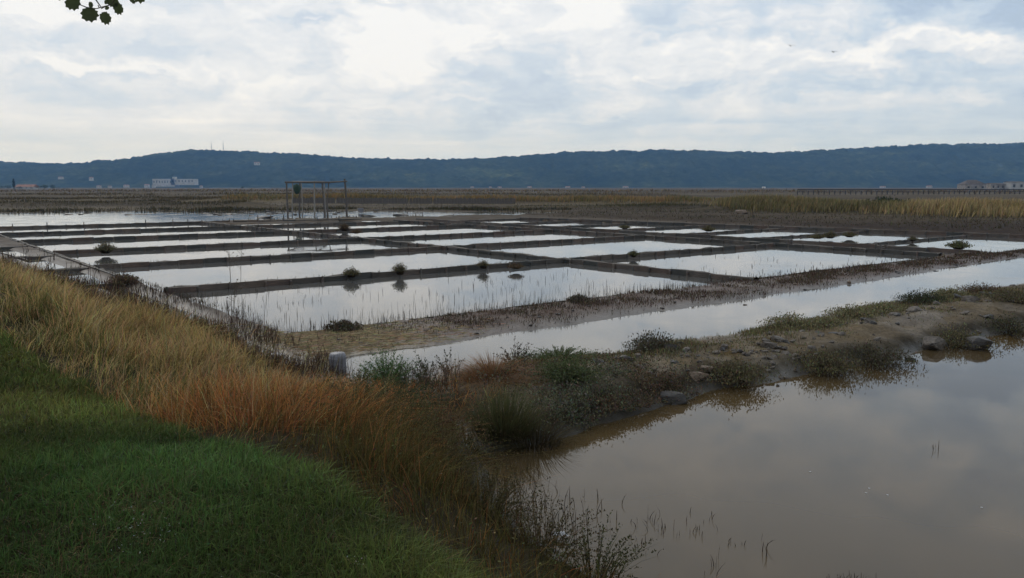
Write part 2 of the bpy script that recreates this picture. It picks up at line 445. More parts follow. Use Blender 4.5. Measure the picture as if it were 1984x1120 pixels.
def height(x, y):
    n_big = fbm(x * 0.35, y * 0.35, 3, 4); n_mid = fbm(x * 1.1, y * 1.1, 9, 4); n_fine = fbm(x * 4.3, y * 4.3, 21, 3)
    dist = np.hypot(x, y)
    near = 1 - sst(60, 140, dist)
    z = 0.07 + 0.05 * n_mid + 0.03 * n_fine * near + 0.05 * n_big
    z = z + sst(120, 400, dist) * 0.25
    u, v = to_uv(x, y)
    # flat muddy terraces right of the pans
    z = z + 0.16 * sst(41, 44, u) * (1 - sst(46, 60, v))
    for line, hw, hh in DIKES:
        d = pdist(line, x, y) / hw
        z = z + hh * (0.8 + 0.9 * fbm(x * 0.12, y * 0.3, 40, 3)) * np.exp(-d ** 2 * 1.6)
    # rough dike between pond and channel
    dk = [pix(890, 770), pix(1000, 760), pix(1150, 745), pix(1350, 700), pix(1600, 660), pix(1800, 625), pix(1984, 592), pix(2300, 550)]
    d = pdist(dk, x, y)
    z = z + (0.17 + 0.16 * n_mid + 0.10 * n_fine) * np.exp(-(d / 1.5) ** 2)
    mound = np.exp(-((x - pix(1080, 740)[0]) ** 2 + (y - pix(1080, 740)[1]) ** 2) / 1.1); z = z + 0.12 * mound
    # lawn and its bank
    s, t = bank_st(x, y)
    sw = s + 0.35 * fbm(x * 0.5, y * 0.5, 5, 3)
    prof = 1 - sst(-0.1, 3.6, sw)
    lawn = 0.93 * prof + 0.05 * fbm(x * 0.8, y * 0.8, 60, 3) * prof + 0.05 * np.clip(-s, 0, 4)
    z = z * (1 - 0.6 * prof) + lawn
    # water bodies
    for poly, depth, so, wob, pud in ((POND, 0.4, 0.55, 0.12, 0.0), (CHAN, 0.25, 0.16, 0.25, 0.0), (DITCH, 0.12, 0.30, 0.12, 0.009), (LAGOON, 0.2, 0.05, 1.2, 0.022)):
        P_ = np.asarray(poly); lo, hi = P_.min(0) - 12, P_.max(0) + 12
        mk = (x > lo[0]) & (x < hi[0]) & (y > lo[1]) & (y < hi[1])
        if not mk.any(): continue
        d = sdist(poly, x[mk], y[mk]) + wob * 2 * (n_mid[mk] * 0.7 + n_fine[mk] * 0.6)
        if poly is LAGOON: q_ = sst(-27, -21, x[mk]); d = d - 2.2 * q_ + 10 * q_ * n_big[mk]
        zi = np.where(d > 0, np.maximum(-depth, -0.22 * d), np.minimum(z[mk], 0.012 - so * d + 0.02 * n_fine[mk]))
        if pud > .02: pud = pud * (1 + 2.6 * sst(-24, -14, x[mk]))
        if np.any(pud): zi = zi + np.where(d > -0.2, pud * 2.4 * np.maximum(n_mid[mk] + 0.6 * n_fine[mk] - 0.02, 0) * 2, 0)
        z[mk] = zi
    # pans (their floors lie under the water)
    inp = np.zeros(x.shape, bool)
    for (u0, u1, v0, v1) in pans:
        inp |= (u > u0 + 0.02) & (u < u1 - 0.02) & (v > v0 + 0.02) & (v < v1 - 0.02)
    # the mud of the front bank creeps over the pan edge
    edge = np.minimum(v + 0.0, 99)
    z = np.where(inp, -0.18 + 0.0 * edge, z)
    creep = (v < 0.9) & inp & (u > 9.5) & (u < 13.4)
    z = np.where(creep, 0.05 - 0.12 * sst(0.0, 0.9, v) * (1 + 0.0 * u) - 0.10 * (1 - sst(9.5, 13, u)) + 0.05 * n_mid, z)
    return z


def ground_colour(x, y, z):
    n1 = fbm(x * 0.6, y * 0.6, 71, 4)[:, None]; n2 = fbm(x * 2.5, y * 2.5, 72, 3)[:, None]
    mud = np.array([0.100, 0.083, 0.068]); brown = np.array([0.062, 0.044, 0.033]); soil = np.array([0.026, 0.021, 0.012]); straw = np.array([0.15, 0.115, 0.068])
    pale = np.array([0.16, 0.14, 0.12]); olive = np.array([0.060, 0.054, 0.030]); rust = np.array([0.068, 0.042, 0.031])
    c = mud + (brown - mud) * sst(-0.15, 0.2, n1 + 0.5 * n2)
    u, v = to_uv(x, y); s, t = bank_st(x, y); dist = np.hypot(x, y)

    def put(c, col, m): return c + (col - c) * np.clip(m, 0, 1)[:, None]
    # front bank of the pans: rusty glasswort strip next to the boards, grey mud next to the channel
    m = sst(-2.8, -1.2, v + 1.2 * n1[:, 0]) * (1 - sst(0.0, 0.3, v)) * sst(-2, 2.5, u) * (1 - sst(44, 50, u)); c = put(c, rust, m)
    m = (1 - sst(-2.4, -1.2, v)) * sst(-5, -3, v) * sst(3, 5, u); c = put(c, np.array([0.135, 0.120, 0.105]), m * 0.7)
    sx, sy = pix(640, 668)
    m = np.exp(-(((x - sx) / 1.9) ** 2 + ((y - sy) / 1.5) ** 2) * 1.2) + 0.25 * n1[:, 0]; c = put(c, straw, sst(0.25, 0.7, m))
    # terraces beyond the last pans
    m = sst(40, 43, u) * (1 - sst(62, 80, dist)); c = put(c, np.array([0.036, 0.026, 0.021]), m)
    m = sst(0, 1, (z > 0.3).astype(float)) * sst(45, 60, dist); c = put(c, olive, m * 0.8)
    far = sst(45, 90, dist); st_ = fbm(x * 0.02, y * 0.16, 80, 4)
    fc = np.array([0.044, 0.034, 0.022]) + np.clip(0.5 + 2.6 * st_, 0, 1)[:, None] * np.array([0.070, 0.055, 0.030])
    c = c + (fc - c) * (far * 0.85)[:, None]
    m = sst(180, 300, dist); c = put(c, np.array([0.085, 0.068, 0.048]) + 0.06 * st_[:, None], m * 0.7)
    dk = [pix(890, 770), pix(1000, 760), pix(1150, 745), pix(1350, 700), pix(1600, 660), pix(1800, 625), pix(1984, 592), pix(2300, 550)]
    c = put(c, np.array([0.145, 0.116, 0.080]) + 0.10 * n1 + 0.14 * n2, 0.9 * np.exp(-(pdist(dk, x, y) / 1.7) ** 2))
    for qx, qy, rx_, ry_ in ((1430, 672, 1.1, .45), (1560, 655, .9, .35), (1340, 690, .7, .4), (1780, 640, .9, .4)):
        gx, gy = pix(qx, qy); m = np.exp(-(((x - gx) / rx_) ** 2 + ((y - gy - .6 * (x - gx)) / ry_) ** 2)) + .5 * n2[:, 0]; c = put(c, np.array([0.165, 0.145, 0.125]), sst(.35, .75, m) * .8)
    pd = sdist(POND, x, y); c = put(c, np.array([0.036, 0.030, 0.020]), (1 - sst(0.15, 0.6, -pd + 0.3 * n1[:, 0])) * (dist < 60))
    c = put(c, soil, 1 - sst(2.2, 3.6, s))
    c = put(c, pale, sst(0.05, 0.25, n2[:, 0] + n1[:, 0] * 0.5) * (dist < 40) * (s > 3.5) * (v < 0) * 0.35)
    return np.clip(c, 0.01, 0.6)


def build_ground():
    a_f = np.radians(np.linspace(-46, 46, 470)); a_b = np.radians(np.linspace(46, 314, 90))[1:-1]
    ang = np.concatenate([a_f, a_b]); na = len(ang)
    rr = np.concatenate([np.geomspace(0.5, 130, 400), np.geomspace(130, 4300, 80)[1:]]); nr = len(rr)
    A, Rr = np.meshgrid(ang, rr)
    x, y = (Rr * np.sin(A)).ravel(), (Rr * np.cos(A)).ravel()
    z = height(x, y)
    col = ground_colour(x, y, z)
    i = np.arange(nr - 1)[:, None] * na; j = np.arange(na)[None, :]; j2 = (j + 1) % na
    q = np.stack([i + j, i + j2, i + na + j2, i + na + j], -1).reshape(-1, 4)[:, ::-1]
    x = np.append(x, 0); y = np.append(y, 0); z0 = height(np.array([0.01]), np.array([0.01]))[0]; z = np.append(z, z0); col = np.vstack([col, col[:1]])
    c = len(x) - 1; fan = np.stack([np.full(na, c), (np.arange(na) + 1) % na, np.arange(na)], -1)
    flat = np.concatenate([q.ravel(), fan.ravel()]); sizes = np.concatenate([np.full(len(q), 4), np.full(na, 3)])
    me = mesh_np('ground', np.stack([x, y, z], -1), flat, sizes, col, True)
    w = me.attributes.new('wet', 'FLOAT', 'POINT')
    wet = (1 - sst(0.02, 0.12, z)) * (1 - 0.85 * sst(25, 60, np.hypot(x, y))); w.data.foreach_set('value', wet.astype(np.float32))
    tag(link('ground', me, M['ground']), 'muddy marsh ground with grassy bank and low dikes', kind='structure')


build_ground()


def sheet(name, pts, z, mat, label):
    bm = bmesh.new(); bm.faces.new([bm.verts.new((p[0], p[1], z)) for p in pts]); bmesh.ops.triangulate(bm, faces=bm.faces[:])
    bmesh.ops.recalc_face_normals(bm, faces=bm.faces[:])
    for f in bm.faces:
        if f.normal.z < 0: f.normal_flip()
    return tag(link(name, bm_mesh(name, bm), mat), label, kind='structure')


def grow(poly, d):
    p = np.asarray(poly); c = p.mean(0); q = np.roll(p, -1, 0); area = 0.5 * np.sum(p[:, 0] * q[:, 1] - q[:, 0] * p[:, 1]); sg = 1 if area > 0 else -1
    out = []
    for k in range(len(p)):
        e0 = p[k] - p[k - 1]; e1 = p[(k + 1) % len(p)] - p[k]; e0 = e0 / (np.linalg.norm(e0) + 1e-9); e1 = e1 / (np.linalg.norm(e1) + 1e-9)
        n = np.array([e0[1] + e1[1], -(e0[0] + e1[0])]) * sg; l = np.linalg.norm(n)
        out.append(tuple(p[k] + (n / l * d if l > 0.3 else 0)))
    return out


sheet('pond_water', POND, -0.012, M['pond'], 'still brown muddy pond water')
sheet('channel_water', CHAN, -0.008, M['channel'], 'pale grey water of the channel between the banks')
sheet('ditch_water', DITCH, -0.004, M['pan'], 'shallow ditch water along the grassy bank')
sheet('lagoon_water', LAGOON, 0.0, M['lagoon'], 'open shallow water beyond the pans')
for k, (u0, u1, v0, v1) in enumerate(pans):
    sheet('pan_water', [uv(u0 + 0.03, v0 + 0.03), uv(u1 - 0.03, v0 + 0.03), uv(u1 - 0.03, v1 - 0.03), uv(u0 + 0.03, v1 - 0.03)], 0.004, M['pan'], 'mirror-still water in a salt pan')

# hills
PROF = [(-900, 322), (-300, 318), (0, 316), (100, 318), (190, 318), (225, 313), (262, 313), (300, 305), (345, 298), (392, 293.5), (440, 294), (520, 298), (600, 302), (700, 309), (760, 310), (830, 311), (930, 309),
        (990, 306), (1060, 301), (1110, 296), (1200, 295), (1270, 293), (1400, 295), (1470, 299), (1500, 298), (1560, 295), (1650, 290), (1740, 285), (1840, 281), (1984, 280), (2300, 284), (2900, 300)]
HY = 2700.0
mt, nt, b = new_mat('wooded_hill')
f1 = n_noise(nt, 0.035, 7, 0.7, 'World'); f2 = n_noise(nt, 0.0045, 5, 0.6, 'World', (1, 1, 3))
c = n_ramp(nt, f1, [(0.34, (0.009, 0.014, 0.010)), (0.5, (0.024, 0.034, 0.020)), (0.68, (0.055, 0.062, 0.036))])
c = n_mix(nt, 1.0, c, n_ramp(nt, f2, [(0.35, (0.5, 0.6, 0.6)), (0.6, (1.2, 1.2, 1.1)), (0.72, (2.4, 2.2, 1.7))]), 'MULTIPLY')
nt.links.new(c, b.inputs['Base Color']); b.inputs['Roughness'].default_value = 1.0; b.inputs['Specular IOR Level'].default_value = 0.0
M['hill'] = mt


def hill_z(x, y):
    pxx = 992 + F_PX * x / HY
    py = np.interp(pxx, [p[0] for p in PROF], [p[1] for p in PROF])
    H = EYE + (HZ - py) / F_PX * HY
    t = (y - 1950) / (HY - 1950)
    tt = np.clip(t, 0, 1) + 0.07 * fbm(x * 0.004, y * 0.003, 91, 4) * np.clip(t * 4, 0, 1) * np.clip((1.02 - t) * 5, 0, 1)
    sl = 0.65 * sst(0, 1, tt) + 0.35 * np.clip(tt, 0, 1) ** 0.8
    back = 1 - 0.55 * sst(1.0, 1.7, t)
    h = np.clip(H - 12, 0, 999) * sl * back
    cover = sst(0.06, 0.2, t)
    return h + cover * (11.0 * vnoise(x / 11.0, y / 11.0, 95) + 6.0 * vnoise(x / 5, y / 5, 96) + 8 * (vnoise(x / 38.0, y / 30.0, 97) - 0.3)) - 1.5 * (1 - cover)


def build_hills():
    xs = np.linspace(-2600, 2600, 1150); ys = np.concatenate([np.linspace(1950, 2560, 40), np.linspace(2560, 2760, 40)[1:], np.linspace(2760, 3300, 8)[1:]])
    X, Y = np.meshgrid(xs, ys); z = hill_z(X.ravel(), Y.ravel()); n = len(xs)
    i = np.arange(len(ys) - 1)[:, None] * n; j = np.arange(n - 1)[None, :]
    q = np.stack([i + j, i + j + 1, i + n + j + 1, i + n + j], -1).reshape(-1, 4)
    me = mesh_np('hills', np.stack([X.ravel(), Y.ravel(), z], -1), q.ravel(), np.full(len(q), 4))
    tag(link('hills', me, M['hill']), 'long low wooded hills along the horizon', kind='structure')


build_hills()

# ------------------------------------------------------------------ plank walls of the pans
bm = bmesh.new(); box(bm, (0.5, 0, 0.5), (1, 1, 1)); bmesh.ops.bevel(bm, geom=bm.edges[:], offset=0.02, segments=1, affect='EDGES')
PLANK = bm_mesh('plank', bm); PLANK.materials.append(M['plank'])
PLANKS = [PLANK]
for k in range(3):                                   # boards with worn, uneven upper edges
    bm = bmesh.new(); nseg = 5; rr_ = random.Random(k + 3)
    rows = []
    for i in range(nseg + 1):
        zt_ = 1.0 - rr_.random() * 0.05; x_ = i / nseg
        rows.append([bm.verts.new((x_, yy, zz)) for yy, zz in ((-0.5, 0), (0.5, 0), (0.5, zt_), (-0.5, zt_))])
    for r0, r1 in zip(rows, rows[1:]):
        for q in range(4): bm.faces.new((r0[q], r1[q], r1[(q + 1) % 4], r0[(q + 1) % 4]))
    bm.faces.new(rows[0]); bm.faces.new(rows[-1][::-1]); bmesh.ops.recalc_face_normals(bm, faces=bm.faces[:])
    me = bm_mesh('plank', bm); me.materials.append(M['plank']); PLANKS.append(me)
STAKES = []
for k in range(3):
    bm = bmesh.new(); rr_ = random.Random(k + 40)
    rows = []
    for zz, rad in ((0, 1.0), (0.6, .95), (.96, .85), (1.0, .6)):
        ox, oy = rr_.uniform(-.2, .2) * zz, rr_.uniform(-.2, .2) * zz
        rows.append([bm.verts.new((ox + rad * math.cos(a_ * 1.0472), oy + rad * math.sin(a_ * 1.0472), zz + (.03 * (a_ % 2) if zz == 1 else 0))) for a_ in range(6)])
    for r0, r1 in zip(rows, rows[1:]):
        for q in range(6): bm.faces.new((r0[q], r0[(q + 1) % 6], r1[(q + 1) % 6], r1[q]))
    bm.faces.new(rows[-1])
    me = bm_mesh('stake', bm); me.materials.append(M['plank']); STAKES.append(me)


def plank_wall(p0, p1, label, step=0.8, top=0.16, earth=True, side=-1, group='plank walls of the salt pans', tall=None, thick=0.16, gaps=(), jig=1.0, name='plank_wall'):
    p0, p1 = np.asarray(p0, float), np.asarray(p1, float); d = p1 - p0; Lw = float(np.linalg.norm(d)); ang = math.atan2(d[1], d[0])
    root = empty(name, (p0[0], p0[1], 0), ang); tag(root, label, 'wall', group)
    n = max(1, round(Lw / step)); cuts = [Lw * (i + (rnd.uniform(-.12, .12) if 0 < i < n else 0)) / n for i in range(n + 1)]
    off = side * thick / 2
    for i in range(n):
        if i in gaps: continue
        a0, a1 = cuts[i], cuts[i + 1]
        hh = 0.25 + top + rnd.uniform(-.018, .016) * jig
        o = bpy.data.objects.new('plank', rnd.choice(PLANKS)); COL.objects.link(o); o.parent = root
        o.location = (a0 + 0.012, off + rnd.uniform(-.008, .008), -0.25); o.scale = (a1 - a0 - 0.024, 0.03, hh)
        o.rotation_euler = (side * -rnd.uniform(0.0, 0.09), rnd.uniform(-.010, .010) * jig, rnd.uniform(-.012, .012))
    for i in range(n + 1):
        o = bpy.data.objects.new('stake', rnd.choice(STAKES)); COL.objects.link(o); o.parent = root
        th = 0.25 + top - 0.012 + rnd.uniform(-.04, .03) * jig
        if tall and rnd.random() < tall[0]: th += rnd.uniform(*tall[1:])
        o.location = (min(max(cuts[i], 0.03), Lw - 0.03), off + side * 0.045, -0.25); r_ = rnd.uniform(0.032, 0.050); o.scale = (r_, r_, th)
        o.rotation_euler = (rnd.uniform(-.06, .06), rnd.uniform(-.06, .06), rnd.uniform(0, 6))
    if earth:
        ns = max(3, int(Lw / 0.35)); bm = bmesh.new(); rows = []
        for i in range(ns + 1):
            x_ = Lw * i / ns; z1 = top - 0.015 + rnd.uniform(-.03, .022)
            ya, yb = off + side * -0.02, off - side * (thick + 0.02)
            rows.append([bm.verts.new((x_, yy, zz)) for yy, zz in ((ya, -0.2), (ya, z1 - 0.01), ((ya + yb) / 2, z1 + rnd.uniform(0, .02)), (yb, z1 - 0.01 + rnd.uniform(-.02, .01)), (yb, -0.2))])
        for r0, r1 in zip(rows, rows[1:]):
            for q in range(4): bm.faces.new((r0[q], r1[q], r1[q + 1], r0[q + 1]))
        bmesh.ops.recalc_face_normals(bm, faces=bm.faces[:])
        link('earth_core', bm_mesh('earth_core', bm), M['earth'], root)
    return root


ORD = ['', 'first', 'second', 'third', 'fourth', 'fifth', 'sixth']
for k in range(1, 6):
    plank_wall(uv(0.05, ROWS[k]), uv(PAN_A - 0.1, ROWS[k]), f'low plank divider, {ORD[k]} back from the channel, across the pans beside the grassy bank', 0.83 if k < 4 else 1.0)
    plank_wall(uv(PAN_A + 0.1, ROWS[k]), uv(PAN_B - 0.1, ROWS[k]), f'low plank divider, {ORD[k]} back from the channel, across the middle column of pans', 0.72 if k < 4 else 0.9)
plank_wall(uv(-0.2, ROWS[6]), uv(PAN_A + 2, ROWS[6]), 'farthest plank wall with a row of thin stakes against the open lagoon', 1.0, tall=(0.6, 0.05, 0.25))
plank_wall(uv(PAN_A + 2.1, ROWS[6] - 0.6), uv(PAN_B - 1, 43.4), 'plank wall with stub stakes in front of the tall post frame', 0.9, tall=(0.7, 0.1, 0.4))
plank_wall(uv(PAN_A, -0.3), uv(PAN_A, 45.5), 'long plank wall between the bank-side pans and the middle pans', 0.74, gaps=(21,), thick=0.22, side=1)
plank_wall(uv(PAN_B, 0.3), uv(PAN_B, 40.0), 'long plank wall facing the middle pans, along the narrow feeder channel', 0.7, gaps=(4, 20), thick=0.2, side=1)
plank_wall(uv(C3U, 0.0), uv(C3U, 41.0), 'long dark plank kerb on the far side of the narrow feeder channel', 2.2, top=0.15, gaps=(5,), thick=0.2, side=1)
plank_wall(uv(0, 9.4), uv(0, 46.0), 'long thin board edging the pans along the ditch below the grass', 2.3, top=0.12, thick=0.12, side=1)
plank_wall(uv(0, 0.0), uv(0, 9.2), 'rotten half-buried board edging the first pan, overgrown with brown weeds', 1.9, top=0.045, thick=0.16, side=1, jig=1.5)
plank_wall(uv(0.0, 0), uv(PAN_A - 3.6, 0), 'low front board of the first pan, half buried in the muddy bank', 2.4, top=0.06, thick=0.14, side=1, jig=0.6)
plank_wall(uv(PAN_A, 0), uv(PAN_B - 0.6, 0), 'low front board of the middle pan, half buried in the muddy bank', 2.4, top=0.07, thick=0.14, side=1, jig=0.6)
for k in range(0, 8):
    u1 = PAN_E - 0.9 * max(k - 1, 0)
    plank_wall(uv(C3U + 0.2, RROWS[k]), uv(u1, RROWS[k]), (f'low plank divider, {ORD[k]} back from the channel, across the pans below the reed dike' if 0 < k < 7 else
               'muddy front board of the pan nearest the channel bend, beside the feeder channel' if k == 0 else 'last plank divider of the pans below the reed dike, farthest from the channel'), 0.85, top=0.11)
plank_wall(uv(PAN_E, RROWS[0]), uv(PAN_E - 5.5, RROWS[7]), 'low plank kerb holding the muddy terraces above the pans', 1.0, top=0.2, side=1)
for k, (v0, l_) in enumerate(((9.6, 1.5), (14.6, 1.7), (20.4, 1.7), (26.5, 1.6))):
    plank_wall(uv(-l_ - 0.2, v0), uv(-0.2, v0 + 0.1), f'short plank stub reaching into the ditch, {ORD[k + 1]} back from the mud flat', 1.8, top=0.12, thick=0.2, group='plank stubs in the ditch', name='plank_stub')
plank_wall(pix(-160, 452), pix(60, 507), 'dark board lining the ditch at the foot of the grassy bank', 2.6, top=0.1, earth=False, group='plank stubs in the ditch')


def sluice(u, v, ang_, label):
    t = empty('sluice_gate', (*uv(u, v), 0), UA + ang_); tag(t, label, 'gate', 'sluice gates of the pans')
    for s in (-1, 1):
        bm = bmesh.new(); box(bm, (s * 0.22, 0, 0.02), (0.07, 0.09, 0.42)); link('post', bm_mesh('post', bm), M['post'], t)
    bm = bmesh.new(); box(bm, (0, 0, -0.02), (0.40, 0.03, 0.28), 0, 0.05); link('board', bm_mesh('board', bm), M['plank'], t)


for u_, v_, a_, lb in ((PAN_B + 1.3, 7.5, R(90), 'small dark sluice across the feeder channel beside the first middle divider'), (PAN_B + 1.3, 15.1, R(90), 'small dark sluice across the feeder channel beside the second middle divider'),
                       (PAN_B + 1.3, 22.2, R(90), 'small dark sluice across the feeder channel beside the third middle divider'), (PAN_B + 1.4, 3.2, R(90), 'small dark sluice across the feeder channel near its muddy end')):
    sluice(u_, v_, a_ - R(90), lb)

# ------------------------------------------------------------------ vegetation builders
def strips(base, h, lean, width, c0, c1, nseg=2, side=None):
    """tapering blades: base (n,3), h (n), lean (n,2) tip offset, width (n), colours at foot and tip (n,3)"""
    n = len(base); ts = {1: [0, 1], 2: [0, .55, 1], 3: [0, .36, .7, 1], 4: [0, .25, .5, .76, 1]}[nseg]
    if side is None:
        a = rng.uniform(0, 2 * np.pi, n); side = np.stack([np.cos(a), np.sin(a), np.zeros(n)], -1)
    vs, cs = [], []
    L2 = np.hypot(lean[:, 0], lean[:, 1])
    for t in ts:
        drop = 1 - 0.35 * np.clip(L2 / np.maximum(h, 1e-6), 0, 1.6) * t
        p = base + np.stack([lean[:, 0] * t ** 1.8, lean[:, 1] * t ** 1.8, h * t * drop], -1)
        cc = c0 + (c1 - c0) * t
        if t < 1:
            w = (width * (1 - t ** 2 * 0.75))[:, None] * 0.5 * side
            vs += [p - w, p + w]; cs += [cc, cc]
        else:
            vs.append(p); cs.append(cc)
    k = len(vs); verts = np.stack(vs, 1).reshape(-1, 3); cols = np.stack(cs, 1).reshape(-1, 3)
    f, sz = [], []
    for i in range(nseg - 1): f += [2 * i, 2 * i + 1, 2 * i + 3, 2 * i + 2]; sz.append(4)
    i = nseg - 1; f += [2 * i, 2 * i + 1, 2 * i + 2]; sz.append(3)
    faces = (np.arange(n)[:, None] * k + np.array(f)[None]).ravel()
    return verts, faces, np.tile(sz, n), cols


def merge(*parts):
    vs, fs, ss_, cs, off = [], [], [], [], 0
    for v, f, s, c in parts:
        vs.append(v); fs.append(f + off); ss_.append(s); cs.append(c); off += len(v)
    return np.vstack(vs), np.concatenate(fs), np.concatenate(ss_), np.vstack(cs)


def rnd_lean(n, h, amt, bias=(0, 0)):
    a = rng.uniform(0, 2 * np.pi, n); r = h * np.abs(rng.normal(0, amt, n))
    return np.stack([np.cos(a) * r + bias[0] * h, np.sin(a) * r + bias[1] * h], -1)


def jit(c, n, amt=0.25):
    c = np.broadcast_to(np.asarray(c, float), (n, 3)); k = 1 + rng.normal(0, amt, (n, 1)); h = 1 + rng.normal(0, amt * 0.35, (n, 3))
    return np.clip(c * np.clip(k, 0.35, 1.9) * h, 0.004, 0.7)


def leaves(pts, size, col, up=0.5):
    """small two-triangle leaves at given points"""
    n = len(pts)
    d = rng.normal(0, 1, (n, 3)); d[:, 2] = np.abs(d[:, 2]) * up; d /= np.linalg.norm(d, axis=1)[:, None]
    e = rng.normal(0, 1, (n, 3)); e -= (e * d).sum(1)[:, None] * d; e /= np.linalg.norm(e, axis=1)[:, None]
    s = (size * rng.uniform(0.6, 1.35, n))[:, None]
    v = np.stack([pts, pts + d * s * 0.5 + e * s * 0.22, pts + d * s, pts + d * s * 0.5 - e * s * 0.22], 1).reshape(-1, 3)
    f = np.arange(4 * n); return v, f, np.full(n, 4), np.repeat(col, 4, 0)


def obj_np(name, geo, mat, parent=None):
    v, f, s, c = geo; return link(name, mesh_np(name, v, f, s, c), mat, parent)


def gz(x, y):
    return height(np.asarray(x, float).copy(), np.asarray(y, float).copy())


# ---- lawn
def build_lawn():
    n = 900000
    x = rng.uniform(-9.5, 3.5, n); y = 1.6 + 12.5 * rng.random(n) ** 1.35
    s, t = bank_st(x, y)
    keep = (s + 0.22 * fbm(x * 0.9, y * 0.9, 31, 3) < 0.10) & (np.abs(x) < 0.72 * y + 1.6)
    dist = np.hypot(x, y); keep &= rng.random(n) < np.clip(3.6 / dist, 0.2, 1)
    x, y = x[keep], y[keep]; n = len(x); dist = np.hypot(x, y); s, t = bank_st(x, y)
    patch = fbm(x * 0.9, y * 0.9, 33, 4); tuft = fbm(x * 3.5, y * 3.5, 34, 3)
    edge = sst(-2.2, -0.15, s)
    h = (0.040 + 0.035 * rng.random(n) + 0.05 * np.clip(tuft, -.2, .5) + 0.05 * edge) * np.clip(1 + patch, .6, 1.5)
    h = np.clip(h, 0.015, 0.2)
    green = jit((0.050, 0.066, 0.018), n, 0.38); bright = jit((0.108, 0.150, 0.042), n, 0.32); dry = jit((0.15, 0.115, 0.058), n, 0.35); grey = jit((0.075, 0.085, 0.050), n, .25)
    f = np.clip(edge * 0.9 + 0.5 * tuft, 0, 1)[:, None]; c = green + (bright - green) * f
    c = c * np.clip(1 + 1.5 * patch + .5 * tuft, .45, 1.9)[:, None]; c[:, 0] *= np.clip(1 + .8 * fbm(x * .45, y * .45, 38, 3), .8, 1.4)
    dmask = rng.random(n) < np.clip(0.10 + 3.0 * np.clip(fbm(x * 1.1, y * 1.1, 39, 4) - 0.05, 0, 1) * (1 - 0.7 * edge), 0, 0.7); c[dmask] = dry[dmask]
    gm = rng.random(n) < 0.18 * np.clip(fbm(x * 0.5, y * 0.5, 36, 2) * 4, 0, 1); c[gm] = grey[gm]
    z = gz(x, y)
    lean = rnd_lean(n, h, 1.1, (0.12, -0.08))
    w = np.clip(0.0012 * dist, 0.0032, 0.012) * rng.uniform(0.7, 1.3, n)
    h = h * np.where(dmask, .7, 1)
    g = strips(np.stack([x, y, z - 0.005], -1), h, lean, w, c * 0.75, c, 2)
    q = rng.random(n) < .5 * np.clip(fbm(x * 1.4, y * 1.4, 37, 3) - .05, 0, 1) * .35       # broad clover leaves between the blades
    g2 = leaves(np.stack([x[q], y[q], z[q] + rng.uniform(.02, .05, q.sum())], -1), .022, jit((0.040, 0.062, 0.024), int(q.sum()), .3), .3)
    g = merge(g, g2)
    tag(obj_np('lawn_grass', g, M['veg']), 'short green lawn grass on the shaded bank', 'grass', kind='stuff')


build_lawn()
fl = []
for (x_, y_, n_, sx, sy) in ((265, 1045, 60, 45, 30), (30, 640, 10, 12, 8), (130, 745, 5, 40, 15), (700, 1105, 12, 10, 6), (420, 1000, 8, 120, 60)):
    for k in range(n_): fl.append(pix(rng.normal(x_, sx), rng.normal(y_, sy), 1.0))
fl = np.array(fl)


def build_flowers():
    z = height(fl[:, 0].copy(), fl[:, 1].copy()); n = len(fl); p = np.stack([fl[:, 0], fl[:, 1], z + rng.uniform(.03, .07, n)], -1)
    g = merge(*[leaves(p, .0065, jit((0.40, 0.40, 0.38), n, .25), .5) for _ in range(3)])
    tag(obj_np('lawn_flowers', g, M['veg']), 'tiny white flowers dotted through the lawn', 'flowers', kind='stuff')


build_flowers()


